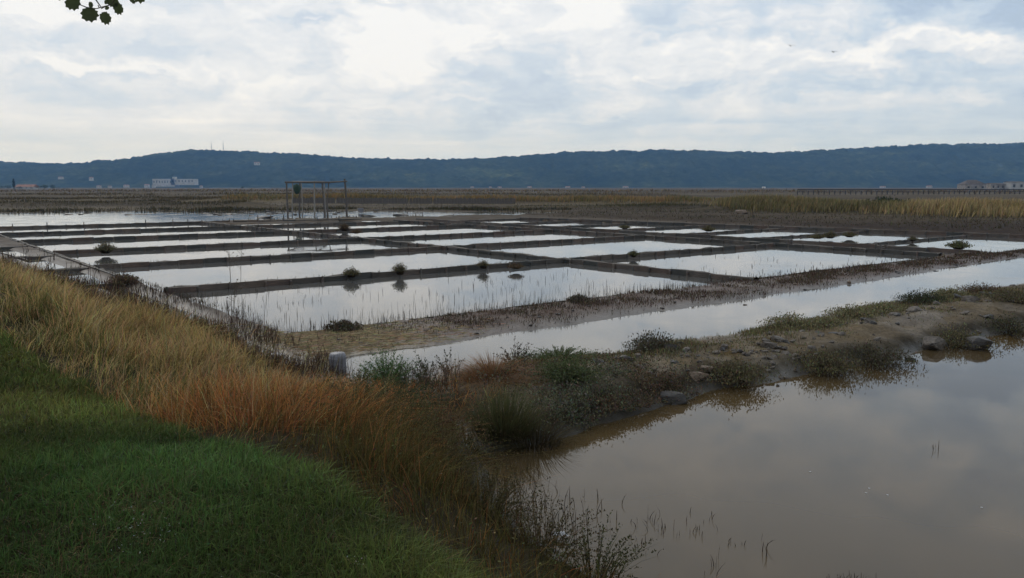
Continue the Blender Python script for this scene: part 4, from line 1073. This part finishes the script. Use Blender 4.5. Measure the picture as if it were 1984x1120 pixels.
stone(1806, 668, 46, 34, 'big rounded grey-brown boulder at the pond edge', 'rock', .8, sink=.2)
stone(1897, 668, 48, 34, 'big dark square boulder standing in the pond margin', 'rock_dark', .8, k=2, tilt=.05, sink=.2)
stone(1657, 698, 32, 14, 'flat dark slab jutting over the pond below a shrub', 'rock_dark', .7, tilt=.05)
stone(1302, 694, 42, 18, 'long dark tilted slab on the dike beside a channel shrub', 'rock_dark', .45, tilt=.3)
stone(1318, 684, 20, 14, 'small dark wedge stone leaning behind the tilted slab', 'rock_dark')
stone(1352, 741, 44, 20, 'orange-brown flat stone beside a pale one at the pond', 'rock_pale', .7, sink=.2)
stone(1369, 732, 26, 14, 'pale sandy stone lying on the orange-brown one', 'rock_pale', .7, sink=.05)
stone(821, 752, 26, 24, 'grey block with a lit top beside the brown puddle', 'rock', .7, sink=.15)
stone(880, 746, 18, 8, 'pale broken stone on the mud near the rusty grass', 'rock_pale', .7)
stone(1305, 768, 60, 30, 'dark mossy stone at the tip of the purslane mat', 'rock_dark', .7, tilt=.1)
stone(1210, 722, 34, 14, 'flat grey stone half hidden in herbs on the mound', 'rock_dark', .7)
stone(1520, 640, 30, 16, 'brown flat stone below the rounded olive shrub', 'rock')
stone(1560, 642, 34, 10, 'low grey slab beside the shrub on the dike crest', 'rock')
stone(1490, 692, 34, 16, 'round grey stone in the rubble slope of the dike', 'rock')
stone(1880, 603, 40, 16, 'reddish-brown slab on the wide end of the dike', 'rock')
stone(1765, 688, 22, 10, 'small dark stone awash beside the big rounded boulder', 'rock_dark')
stone(1040, 738, 20, 8, 'pale reddish stone at the foot of the rusty grass', 'rock_pale')
stone(1436, 418, 26, 9, 'sandy boulder below the reed dike on the muddy terrace', 'rock_pale', sink=.1)
stone(879, 612, 16, 5, 'pale flat stone on the muddy strip before the first pan', 'rock_pale')
gst = 'small stones scattered over the muddy dike'
for k in range(150):
    f_ = rnd.random(); xx = 1150 + 830 * f_; yc = 745 - 165 * f_ * (1.0); yy = yc + rnd.gauss(0, 17); w_ = rnd.uniform(5, 20) * (1 if rnd.random() < .85 else 1.5)
    if gz([pix(xx, yy, .06)[0]], [pix(xx, yy, .06)[1]])[0] < .0: continue
    stone(xx, yy, w_, w_ * rnd.uniform(.35, .6), 'small angular stone half sunk in the muddy dike', rnd.choice(['rock', 'rock', 'rock_dark']), .8, gst, tilt=.4)
for k in range(34):                                      # rubble slope
    stone(rnd.gauss(1500, 35), rnd.gauss(708, 10), rnd.uniform(7, 15), rnd.uniform(4, 8), 'small angular stone in the rubble heap above the pond', 'rock', .8, 'rubble heap stones at the pond edge', tilt=.5)
for k in range(26):
    f_ = rnd.random(); xx = 640 + 1250 * f_; yy = (668 - (f_ * 160)) + rnd.gauss(0, 8)
    stone(xx, yy, rnd.uniform(5, 13), rnd.uniform(2, 5), 'dark clod lying on the grey mud beside the channel', 'rock_dark', .8, 'dark clods along the channel mud', name='mud_clod')
for (x_, y_) in ((1036, 612), (1069, 610), (1645, 545), (1444, 585), (1330, 560), (945, 625), (1155, 600), (1540, 552)):
    stone(x_, y_, 8, 5, 'small pale pebble on the muddy strip before the pans', 'rock_pale', .8, 'pale pebbles on the pan bank', name='pebble')

# ------------------------------------------------------------------ pipes at the channel end
def pipe(px_, py_, rad, h, tilt, label):
    x0, y0 = pix(px_, py_); t = empty('drain_pipe', (x0, y0, 0)); tag(t, label, 'pipe'); t.rotation_euler = (tilt[0], tilt[1], 0)
    bm = bmesh.new(); tube(bm, [(0, 0, -.15), (0, 0, h * .5), (0, 0, h - .03), (0, 0, h)], [rad, rad, rad, rad * .9], 20); link('tube', bm_mesh('tube', bm, True), M['pipe'], t)
    bm = bmesh.new()
    for zz in (.06, .20): tube(bm, [(0, 0, zz), (0, 0, zz + .025)], [rad * 1.06, rad * 1.06], 20)
    link('rib', bm_mesh('rib', bm), M['pipe'], t)


pipe(656, 722, .115, .28, (0.04, -.03), 'upright grey round pipe end standing in the mud where the channel ends')
pipe(536, 716, .10, .22, (-.05, .06), 'smaller pale grey pipe end behind the bank grass at the ditch')

# white scrap in the pond and specks
bm = bmesh.new()
for k in range(6):
    vs = [bm.verts.new((rnd.uniform(-.1, .1), rnd.uniform(-.05, .05), .012 + rnd.uniform(0, .03))) for _ in range(4)]
    bm.faces.new(vs)
bmesh.ops.solidify(bm, geom=bm.faces[:], thickness=.004)
o = link('plastic_scrap', bm_mesh('plastic_scrap', bm), M['white'], None, (*pix(1084, 1042), 0)); tag(o, 'crumpled white plastic scrap floating among the pond shoots', 'litter')
FLECK = ROCK_ME['rock_pale'][1].copy(); FLECK.materials.clear(); FLECK.materials.append(M['white'])
for (x_, y_) in ((1570, 912), (1678, 953), (1720, 957), (1902, 981), (1684, 944)):
    o = link('foam_fleck', FLECK, None, None, (*pix(x_, y_), -.010)); o.scale = (.009, .006, .004); tag(o, 'tiny pale fleck floating on the brown pond', 'fleck', 'pale flecks on the pond')

# ------------------------------------------------------------------ the post frame, trestle and far things
def post_between(parent, a, b_, r0, r1, mat, name='post', bend=0.0):
    bm = bmesh.new(); a, b_ = Vector(a), Vector(b_); mid = (a + b_) / 2 + Vector((bend, 0, 0)); tube(bm, [a, mid, b_], [r0, (r0 + r1) / 2, r1], 8)
    return link(name, bm_mesh(name, bm), mat, parent)


def build_frame():
    bx, by = pix(610, 419); root = empty('post_frame', (bx, by, 0)); tag(root, 'tall open frame of rough wooden posts and beams standing in shallow water', 'frame')
    def P(x, y, d): p = at(x, y, d); return (p.x - bx, p.y - by, p.z)
    f, g, h_ = by - 1.2, by + 2.4, by + 5.5
    rows = [((555, 353), (558, 424), f, .085, 'post', 0), ((567, 352), (566, 421), g, .06, 'post_pale', 0), ((581, 353), (580, 418), h_, .085, 'post', 0), ((583.5, 352), (586, 420), g - 1, .055, 'post_pale', .04),
            ((609, 351), (609.5, 423), f, .07, 'post_pale', 0), ((624, 353), (629, 419), h_ - 1, .08, 'post', .03), ((628, 353), (631, 418), h_, .06, 'post_pale', 0), ((637, 352), (635.5, 422), f, .075, 'post', -.12), ((667.5, 346.5), (672, 417), g, .10, 'post', .05)]
    for (tx, ty), (b1, b2), d, r_, m_, bd in rows:
        post_between(root, P(tx, ty, d), P(b1, b2 + 4, d), r_ * .85, r_, M[m_], 'post', bd)
    post_between(root, P(552, 353.2, f), P(640, 353.4, f), .085, .08, M['post'], 'beam', 0)
    post_between(root, P(632, 353.6, f), P(672, 351.3, g), .075, .06, M['post'], 'beam', 0)
    post_between(root, P(566, 352, g), P(630, 353, h_), .07, .07, M['post_pale'], 'beam', 0)
    post_between(root, P(553, 352.6, f), P(582, 352.6, h_), .06, .06, M['post'], 'beam', 0)
    post_between(root, P(609, 352, f), P(628, 352, h_), .06, .06, M['post'], 'beam', 0)
    p0 = Vector(P(575.5, 366, g + .8)); bm = bmesh.new(); bmesh.ops.create_icosphere(bm, subdivisions=3, radius=1.0)
    for v in bm.verts:
        n_ = float(fbm(np.array([v.co.x * 2 + v.co.z]), np.array([v.co.y * 2 - v.co.z * 1.7]), 151, 3)[0]); v.co *= 1 + .5 * n_
        v.co = Vector((v.co.x * .34 * (1 + .15 * v.co.z), v.co.y * .3, max(v.co.z, -1.1) * .48))
    o = link('netting_bundle', bm_mesh('netting_bundle', bm, True), M['net'], None); o.location = p0 + Vector((bx, by, 0)); tag(o, 'dark green bundle of netting hanging inside the post frame', 'netting')


build_frame()

t = empty('wooden_trestle', (*pix(812, 421.5), 0.1), R(38)); tag(t, 'small low wooden trestle on the plank wall beyond the pans', 'trestle')
for s in (-1, 1):
    bm = bmesh.new(); box(bm, (s * .32, 0, .14), (.05, .06, .30)); link('leg', bm_mesh('leg', bm), M['post'], t)
bm = bmesh.new(); box(bm, (0, 0, .31), (.80, .09, .05)); link('crossbar', bm_mesh('crossbar', bm), M['post'], t)

bm = bmesh.new(); box(bm, (0, 0, .3), (.5, .4, .45), .3); box(bm, (0, 0, .47), (.56, .46, .05), .3)
o = link('salt_bin', bm_mesh('salt_bin', bm), M['pipe'], None, (*pix(699, 413.5), 0.0)); tag(o, 'small pale box with a lid beyond the post frame', 'box')
for (x_, y_, w_, h_, lb) in ((508, 421, 46, 5, 'dark heap of mud and sticks beside the post frame'), (715, 418, 36, 5, 'dark plank heap on the mud beyond the post frame'), (775, 416, 36, 5, 'low dark clod bank beside the plank heap')):
    stone(x_, y_, w_, h_, lb, 'rock_dark', .5, sink=.3, name='mud_heap')
for k in range(14):
    stone(rnd.uniform(470, 760), rnd.uniform(408, 417), rnd.uniform(6, 18), rnd.uniform(2, 4), 'dark low clod standing in the shallow water around the post frame', 'rock_dark', .6, 'clods in the shallow lagoon', name='mud_clod')
for k in range(10):
    stone(rnd.uniform(40, 470), rnd.uniform(411.5, 416), rnd.uniform(10, 26), rnd.uniform(2, 3), 'dark low mud spit in the open lagoon before the far marsh', 'rock_dark', .6, 'mud spits in the open lagoon', name='mud_clod')

# vertical-board palisade in front of the mid dike
def palisade():
    a, b_ = np.array(pix(568, 394.5)), np.array(pix(1000, 396.5)); root = empty('palisade', (*a, 0)); tag(root, 'long low palisade of upright grey boards before the grassy dike', 'fence')
    n = 150; d = (b_ - a) / n; ang = math.atan2(d[1], d[0]); L_ = np.linalg.norm(d)
    mes = []
    for k in range(4):
        bm = bmesh.new(); vs = box(bm, (0, 0, .45), (L_ * .86, .05, .95)); vs[0].co.z += .0
        for v in vs:
            if v.co.z > .5: v.co.z += rnd.uniform(-.08, .06)
        me = bm_mesh('board', bm); me.materials.append(M['post']); mes.append(me)
    for i in range(n):
        if rnd.random() < .05: continue
        o = bpy.data.objects.new('board', rnd.choice(mes)); COL.objects.link(o); o.parent = root; o.location = (d[0] * i, d[1] * i, 0); o.rotation_euler = (0, rnd.uniform(-.05, .05), ang); o.scale = (1, 1, rnd.uniform(.88, 1.08))


palisade()

# long dark railing far right
def railing():
    a, b_ = at(1545, 374, 250), at(2100, 375, 262); root = empty('railing', (a.x, a.y, .3)); tag(root, 'long dark timber railing with many posts beyond the reed dike', 'railing')
    d = Vector((b_.x - a.x, b_.y - a.y, 0)); n = 56
    for zz, th in ((1.75, .30), (1.05, .12)):
        bm = bmesh.new(); box(bm, (d.x / 2, d.y / 2, zz - .3), (d.length, .2, th), math.atan2(d.y, d.x)); link('rail', bm_mesh('rail', bm), M['railing'], root)
    bm = bmesh.new(); box(bm, (0, 0, .7), (.22, .22, 1.5)); me = bm_mesh('post', bm); me.materials.append(M['railing'])
    for i in range(n + 1):
        o = bpy.data.objects.new('post', me); COL.objects.link(o); o.parent = root; o.location = (d.x * i / n, d.y * i / n, -.3)


railing()

p = at(1476, 382, 200); t = empty('sign_post', (p.x, p.y, 0), 0); tag(t, 'thin leaning post with a small white board in the far marsh', 'sign')
post_between(t, (0, 0, 0), (.35, 0, 2.5), .09, .07, M['post'], 'post'); bm = bmesh.new(); box(bm, (.38, 0, 2.45), (.85, .06, .38)); link('board', bm_mesh('board', bm), M['white'], t)


def house(px_, ybase, dist, wpx, hpx, label, wall='whitewall', roof='roof', depth=8.0, roof_h=.35, nwin=4, rz=0.0, group=None, hip=False, name='house', zbase=None):
    p = at(px_, ybase, dist); w, h = wpx / F_PX * dist, hpx / F_PX * dist; z0 = p.z if zbase is None else zbase
    t = empty(name, (p.x, p.y, z0), rz); tag(t, label, 'house' if name == 'house' else 'building', group)
    hw = h * (1 - roof_h)
    bm = bmesh.new(); box(bm, (0, 0, hw / 2 - 1.5), (w, depth, hw + 3)); link('wall', bm_mesh('wall', bm), M[wall], t)
    if roof_h > 0:
        bm = bmesh.new(); i_ = w * (.28 if hip else 0.0); e = .35
        b4 = [bm.verts.new(v) for v in ((-w / 2 - e, -depth / 2 - e, hw), (w / 2 + e, -depth / 2 - e, hw), (w / 2 + e, depth / 2 + e, hw), (-w / 2 - e, depth / 2 + e, hw))]
        r2 = [bm.verts.new((-w / 2 + i_, 0, h)), bm.verts.new((w / 2 - i_, 0, h))]
        bm.faces.new(b4[::-1]); bm.faces.new((b4[0], b4[1], r2[1], r2[0])); bm.faces.new((b4[2], b4[3], r2[0], r2[1])); bm.faces.new((b4[1], b4[2], r2[1])); bm.faces.new((b4[3], b4[0], r2[0]))
        link('roof', bm_mesh('roof', bm), M[roof], t)
    for k in range(nwin):
        bm = bmesh.new(); ww = w / nwin; box(bm, (-w / 2 + ww * (k + .5), -depth / 2 - .02, hw * .55), (ww * .3, .1, hw * .35)); link('window', bm_mesh('window', bm), M['window'], t)
    return t


house(1882, 366, 500, 40, 20, 'ruined stone house with a dark sagging hip roof beyond the railing', 'stonewall', 'roof_dark', 9, .45, 3, 0, None, True, zbase=.4)
house(1932, 366, 520, 36, 14, 'long grey ruined house wing without a roof beyond the railing', 'stonewall', 'roof_dark', 7, .12, 4, zbase=.4)
house(1964, 366, 515, 28, 17, 'pale roofless stone house at the end of the ruined row', 'whitewall', 'roof_dark', 8, .08, 2, zbase=.4)
house(52, 361, 760, 36, 9, 'low farmhouse with a red tiled roof among dark trees', 'whitewall', 'roof', 9, .5, 4, zbase=.4)
house(322, 359, 1850, 42, 12, 'long white factory block at the foot of the wooded hill', 'whitewall', 'roof', 26, 0, 8, name='factory')
house(358, 356, 1850, 44, 9, 'stepped white factory hall beside the square tower', 'whitewall', 'roof', 26, 0, 7, name='factory')
house(339, 357, 1845, 6, 14, 'narrow white factory tower between the two halls', 'whitewall', 'roof', 9, 0, 1, name='factory')
gh = 'tiny pale houses at the foot of the hills'
for (x_, y_, w_, h_) in ((177, 348, 6, 5), (192, 362.5, 7, 3), (213, 362.5, 5, 2.5), (245, 361, 9, 3), (285, 361, 8, 4), (298, 361, 5, 3), (390, 362.6, 4, 3), (915, 364, 6, 2.5), (950, 364, 5, 2.5), (968, 364, 7, 2.5), (1026, 364, 8, 3),
                         (1100, 364, 9, 3), (1130, 364, 6, 2.5), (1212, 364, 10, 3), (1710, 363.5, 9, 3), (1800, 363.5, 9, 4), (498, 318, 10, 4), (118, 345, 8, 2.5)):
    d = 1900 if y_ > 350 else (1990 if y_ > 340 else 2300)
    lb_ = {498: 'lone pale house high on the wooded slope below the ridge', 177: 'white house standing on the slope above the village houses', 118: 'long pale greenhouse-like building on the slope above the farmhouse'}.get(x_, 'tiny pale house at the foot of the wooded hills')
    house(x_, y_, d, w_, h_, lb_, 'whitewall', 'roof', 8, .35, 2, 0, gh, zbase=None)
for (x_, yt, yb, lb) in ((410, 279, 295, 'thin lattice radio mast on the hilltop, shorter one'), (433, 277, 295, 'thin radio mast on the hilltop, taller one')):
    p = at(x_, yb, HY); t = empty('radio_mast', (p.x, p.y, p.z - 6)); tag(t, lb, 'mast'); hm = (yb - yt) / F_PX * HY + 8
    post_between(t, (0, 0, 0), (0, 0, hm), 1.0, .7, M['metal'], 'mast_tube'); post_between(t, (0, 0, hm), (0, 0, hm + 5), .35, .3, M['metal'], 'antenna')
    bm = bmesh.new(); box(bm, (0, 0, 6), (5, 5, 7)); link('hut', bm_mesh('hut', bm), M['stonewall'], t)


# ---- far trees
def far_tree(px_, ybase, dist, wpx, hpx, label, group, cypress=False):
    p = at(px_, ybase, dist); w, h = wpx / F_PX * dist, hpx / F_PX * dist; root = empty('cypress_tree' if cypress else 'broadleaf_tree', (p.x, p.y, 0.3)); tag(root, label, 'tree', group)
    bm = bmesh.new(); tube(bm, [(0, 0, -.3), (0, 0, h * .35), (0, 0, h * .6)], [h * .035, h * .028, h * .015], 6); link('trunk', bm_mesh('trunk', bm), M['bark'], root)
    n = 420; d = rng.normal(0, 1, (n, 3)); d /= np.linalg.norm(d, axis=1)[:, None]; d *= (rng.random(n) ** .4)[:, None]
    lob = 1 + .5 * fbm(d[:, 0] * 2 + px_, d[:, 1] * 2 + d[:, 2] * 2, 161, 2)
    zz = h * (.55 + .45 * d[:, 2] * lob); wr = w * .5 * lob * (np.clip(1.1 - zz / h, .15, 1) if cypress else 1)
    pt = np.stack([d[:, 0] * wr, d[:, 1] * wr, np.maximum(zz, h * .1)], -1)
    obj_np('crown', leaves(pt, h * .11, jit((0.022, 0.032, 0.016), n, .4), 1.0), M['veg'], root)


far_tree(27, 363, 740, 6, 19, 'slender dark cypress beside the farmhouse', None, True)
gt = 'dark trees around the farmhouse'
for (x_, w_, h_) in ((4, 14, 7), (16, 12, 8), (38, 8, 6), (74, 14, 8), (86, 14, 9), (102, 10, 9), (112, 12, 5), (126, 14, 4)):
    far_tree(x_, 363, 730, w_, h_, 'small round dark tree in the line beside the farmhouse', gt)
far_tree(470, 364, 900, 6, 5, 'lone low tree far out on the marsh plain', None)
shrub(1720, 384, 2.2, 1.1, 'dark green bush standing out of the yellow reeds', (0.035, 0.045, 0.02), None, 900, .5, .30, 'bush', 'marsh_bush', xy=tuple(at(1720, 388, 95).xy))


# ---- far marsh grass
def build_far_grass():
    G_ = []
    for di, (cnt, hmin, hmax, cols, wd, spread) in enumerate(((36000, .45, 1.05, ((0.42, 0.31, 0.15), (0.30, 0.225, 0.105), (0.15, 0.13, 0.06)), .06, 4.6), (22000, .4, .9, ((0.34, 0.205, 0.085), (0.25, 0.18, 0.08), (0.14, 0.13, 0.055)), .08, 4.0),
                                                             (11000, .2, .5, ((0.095, 0.078, 0.044), (0.060, 0.054, 0.030)), .06, 4.5), (12000, .2, .5, ((0.085, 0.070, 0.040), (0.13, 0.10, 0.055)), .08, 6), (12000, .3, .7, ((0.14, 0.105, 0.055), (0.09, 0.075, 0.042)), .12, 11),
                                                             (16000, .5, 1.0, ((0.20, 0.145, 0.085), (0.14, 0.105, 0.065)), .3, 26), (5000, .15, .4, ((0.07, 0.07, 0.035), (0.10, 0.085, 0.045)), .05, 3.0))):
        line = np.array(DIKES[di][0]); L_ = np.linalg.norm(np.diff(line, axis=0), axis=1); cum = np.concatenate([[0], np.cumsum(L_)]); s = rng.random(cnt) * cum[-1]
        x = np.interp(s, cum, line[:, 0]); y = np.interp(s, cum, line[:, 1]) + rng.normal(0, spread * .55, cnt); x = x + rng.normal(0, .5, cnt)
        patch = fbm(x * .10, y * .3, 171 + di, 3); k = (rng.random(cnt) < np.clip(.65 + 2.5 * patch, .05, 1)) & (np.abs(x) < .75 * y + 5); x, y, patch = x[k], y[k], patch[k]; n = len(x)
        z = gz(x, y); h = rng.uniform(hmin, hmax, n) * np.clip(1 + 1.2 * patch, .5, 1.5)
        ci = np.clip((rng.random(n) * .7 + .5 * (.5 - 1.6 * fbm(x * .15, y * .15, 180 + di, 3)) - .05) * len(cols), 0, len(cols) - 1).astype(int); c = jit(np.array(cols)[ci], n, .22)
        G_.append(strips(np.stack([x, y, z - .05], -1), h, rnd_lean(n, h, .3, (.12, 0)), np.full(n, wd) * rng.uniform(.6, 1.4, n), c * .7, c, 2))
    sh = np.array([pix(-250, 408.5), pix(0, 411.5), pix(150, 409), pix(300, 408), pix(430, 409), pix(560, 407.5), pix(700, 407.5), pix(860, 407.5), pix(960, 409), pix(1110, 410)]); n = 16000; f_ = rng.random(n) * 8.999; i = f_.astype(int)
    p = sh[i] + (sh[i + 1] - sh[i]) * (f_ - i)[:, None]; x = p[:, 0] + rng.normal(0, .4, n); y = p[:, 1] + rng.normal(1.2, 2.4, n); pt = fbm(x * .25, y * .4, 197, 3); k = rng.random(n) < np.clip(.4 + 3 * pt, .02, 1); x, y, pt = x[k], y[k], pt[k]; n = len(x); z = np.maximum(gz(x, y), 0)
    h = rng.uniform(.12, .42, n) * np.clip(1 + 1.5 * pt, .5, 1.6); c = jit((0.058, 0.052, 0.028), n, .35); gg = jit((0.085, 0.070, 0.040), n, .3); r_ = rng.random(n); c[r_ < .35] = gg[r_ < .35]
    G_.append(strips(np.stack([x, y, z - .03], -1), h, rnd_lean(n, h, .5), np.full(n, .06), c * .7, c, 2))
    # loose tufts over the brown flats between the pans and the dikes
    n = 70000; x = rng.uniform(-85, 85, n); y = rng.uniform(38, 130, n); z = gz(x, y); u, v = to_uv(x, y); pt = fbm(x * .12, y * .35, 191, 4)
    k = (z > .012) & (np.abs(x) < .72 * y + 3) & (rng.random(n) < np.clip(.32 + 3.0 * pt, .0, 1)) & ~((u > -1) & (u < 43) & (v > -4) & (v < 47)); x, y, z = x[k], y[k], z[k]; n = len(x); h = rng.uniform(.10, .32, n)
    c = jit((0.080, 0.066, 0.040), n, .35); gg = jit((0.075, 0.078, 0.036), n, .3); r_ = rng.random(n); c[r_ < .35] = gg[r_ < .35]
    G_.append(strips(np.stack([x, y, z - .03], -1), h, rnd_lean(n, h, .6), np.full(n, .05), c * .7, c, 2))
    n = 30000; u = rng.uniform(40.5, 85, n); v = rng.uniform(-12, 48, n); p = O2 + u[:, None] * U + v[:, None] * V; x, y = p[:, 0], p[:, 1]; pt = fbm(x * .15, y * .6, 195, 4)
    k = (rng.random(n) < np.clip(.4 + 2.6 * pt, 0, 1)) & (np.abs(x) < .74 * y + 3) & (sdist(CHAN, x, y) < -.4); x, y, pt = x[k], y[k], pt[k]; z = gz(x, y); n = len(x); h = rng.uniform(.05, .18, n)
    c = jit((0.060, 0.042, 0.031), n, .35); gg = jit((0.068, 0.060, 0.032), n, .3); m_ = rng.random(n) < np.clip(.3 + 2 * pt, 0, .8); c[m_] = gg[m_]
    G_.append(strips(np.stack([x, y, z - .03], -1), h, rnd_lean(n, h, .8), np.full(n, .05), c * .7, c, 2))
    tag(obj_np('marsh_grass', merge(*G_), M['dryveg']), 'yellow and olive marsh grass on the far dikes and flats', 'grass', kind='stuff')


build_far_grass()

# ------------------------------------------------------------------ overhanging tree, birds
def leaf_mesh(seed, w=.062):
    """rounded toothed leaf, stalk at the origin, blade hanging along -Z"""
    rr_ = random.Random(seed); bm = bmesh.new(); ctr = bm.verts.new((0, .003, -.5 * w)); ring = []
    for k in range(22):
        a_ = 2 * math.pi * k / 22; r_ = (.52 - .085 * (k % 2) + rr_.uniform(-.03, .03)) * w * (1.0 - .20 * math.cos(a_)) * (1 + .16 * abs(math.sin(a_))); ring.append(bm.verts.new((math.sin(a_) * r_ * .95, .012 * math.sin(a_ * 2) * w * 6 * .15, -.5 * w + math.cos(a_) * r_)))
    for k in range(22): bm.faces.new((ctr, ring[k], ring[(k + 1) % 22]))
    bmesh.ops.solidify(bm, geom=bm.faces[:], thickness=.0006); return bm_mesh('leaf', bm)


def build_tree():
    base = Vector((-3.6, -1.6, 1.1)); root = empty('poplar_tree', base); tag(root, 'leafy tree standing on the lawn, one leafy twig hanging into view', 'tree')
    bm = bmesh.new(); tube(bm, [(0, 0, -.3), (.1, .1, 1.2), (.3, .3, 2.6), (.5, .5, 4.4), (.6, .7, 6.2)], [.24, .19, .16, .11, .05], 12); link('trunk', bm_mesh('trunk', bm, True), M['bark'], root)
    tip = at(196, 14, 3.7) - base
    lm = bpy.data.materials.new('leaf_green'); lm.use_nodes = True; nt_ = lm.node_tree; b_ = nt_.nodes['Principled BSDF']
    nt_.links.new(n_ramp(nt_, n_noise(nt_, 30, 3), [(.3, (.055, .066, .040)), (.7, (.10, .115, .07))]), b_.inputs['Base Color']); b_.inputs['Roughness'].default_value = .6
    tr_ = nt_.nodes.new('ShaderNodeBsdfTranslucent'); tr_.inputs['Color'].default_value = (.13, .17, .06, 1); mx_ = nt_.nodes.new('ShaderNodeMixShader'); mx_.inputs[0].default_value = .4; nt_.links.new(b_.outputs[0], mx_.inputs[1]); nt_.links.new(tr_.outputs[0], mx_.inputs[2]); nt_.links.new(mx_.outputs[0], nt_.nodes['Material Output'].inputs['Surface'])
    bm = bmesh.new(); st_ = Vector((.4, .4, 3.3)); tube(bm, [st_, st_.lerp(tip, .5) + Vector((0, 0, .7)), tip + Vector((-.25, -.3, .42)), tip + Vector((-.06, -.02, .10)), tip], [.045, .028, .012, .005, .0022], 7); br = link('branch', bm_mesh('branch', bm, True), M['twig'], root)
    bm = bmesh.new()
    def Q(x, y): return at(x, y, 3.7) - base
    for a_, c_ in (((215, 9), (186, 17)), ((186, 17), (167, 14)), ((167, 14), (152, 8)), ((205, 12), (196, 17)), ((192, 15), (190, 10))):
        tube(bm, [Q(*a_), Q(*c_)], [.0026, .0020], 5)
    tube(bm, [tip, Q(215, 9), Q(228, -10)], [.002, .002, .003], 5); link('twig', bm_mesh('twig', bm), M['twig'], br)
    # (stalk pixel, size in metres, tilt, yaw)
    for k, (x, y, s_, tl, yw, wd) in enumerate(((176, 12, .066, .1, .2, 1.0), (201, 20, .056, -.15, .5, .75), (143, -10, .062, .15, 0, 1.0), (227, 3, .050, -.1, .4, .75), (221, -12, .055, .2, .1, .8), (211, 1, .024, 1.2, 0, .8), (212, 13, .020, 1.0, 0, .7), (250, -6, .034, -.7, .2, .5),
                                                (176, 2, .030, .1, .6, .6), (120, -26, .06, .3, .2, .9), (262, -24, .06, -.4, .3, .9), (160, -30, .06, .1, .9, .9))):
        me = leaf_mesh(k, s_); me.materials.append(lm); o = link('leaf', me, None, br, Q(x, y)); o.rotation_euler = (rnd.uniform(-.25, .25), tl, yw); o.scale = (wd, 1, 1)
    limbs = bmesh.new(); P_ = []
    for k in range(26):
        a_ = rnd.uniform(0, 6.28); r_ = rnd.uniform(1.4, 4.6); s0 = Vector((.3, .4, rnd.uniform(2.4, 5.2))); e = Vector((.9 + math.cos(a_) * r_, .9 + math.sin(a_) * r_, rnd.uniform(3.6, 7.5)))
        w_ = e + base; need = 2.6 + .34 * max(w_.y, 0) + .7
        if w_.z < need: e.z += need - w_.z
        tube(limbs, [s0, s0.lerp(e, .5) + Vector((0, 0, .35)), e], [.06, .035, .012], 6)
        for q in range(26): P_.append(s0.lerp(e, rnd.uniform(.45, 1.05)) + Vector((rnd.gauss(0, .45), rnd.gauss(0, .45), rnd.gauss(0.2, .30))))
    link('limbs', bm_mesh('limbs', limbs), M['bark'], root)
    P_ = np.array([tuple(p) for p in P_]); i = rng.integers(0, len(P_), 16000); pts = P_[i] + rng.normal(0, .20, (len(i), 3))
    wz, wy = pts[:, 2] + base.z, pts[:, 1] + base.y; pts = pts[wz > 2.6 + .30 * np.maximum(wy, 0) + .35]
    obj_np('crown', leaves(pts, .10, jit((.045, .062, .028), len(pts), .3), .6), M['veg'], root)


build_tree()

for k, (x_, y_, ang_) in enumerate(((1532, 89, .1), (1615, 101, .3))):
    p = at(x_, y_, 110); t = empty('gull', p, ang_); tag(t, 'gull gliding with outspread wings under the clouds', 'bird', 'two gulls in the sky')
    bm = bmesh.new(); tube(bm, [(0, -.2, 0), (0, -.1, .01), (0, .05, .01), (0, .2, 0)], [.015, .05, .05, .015], 7); link('body', bm_mesh('body', bm, True), M['feather'], t)
    for s in (-1, 1):
        bm = bmesh.new(); rows = []
        for (xx, yy, zz, c_) in ((.03, .0, .02, .16), (.25, .03, .13, .15), (.5, -.02, .10, .10), (.68, -.10, .03, .02)): rows.append([bm.verts.new((s * xx, yy - c_ / 2, zz)), bm.verts.new((s * xx, yy + c_ / 2, zz))])
        for r0, r1 in zip(rows, rows[1:]): bm.faces.new((r0[0], r1[0], r1[1], r0[1]))
        bmesh.ops.solidify(bm, geom=bm.faces[:], thickness=.02); link('wing', bm_mesh('wing', bm), M['feather'], t)

# ------------------------------------------------------------------ haze
mt = bpy.data.materials.new('haze'); mt.use_nodes = True; nt = mt.node_tree; nt.nodes.clear()
vol = nt.nodes.new('ShaderNodeVolumePrincipled'); out = nt.nodes.new('ShaderNodeOutputMaterial'); nt.links.new(vol.outputs[0], out.inputs['Volume'])
vol.inputs['Color'].default_value = (0.26, 0.52, 1.0, 1); vol.inputs['Density'].default_value = 0.00015; vol.inputs['Absorption Color'].default_value = (1, 1, 1, 1); vol.inputs['Anisotropy'].default_value = 0.0
bm = bmesh.new(); box(bm, (0, 0, 0), (8700, 8700, 203)); o = link('haze', bm_mesh('haze', bm), mt, None, (0, 0, 100)); tag(o, 'thin blue haze in the air', kind='stuff')
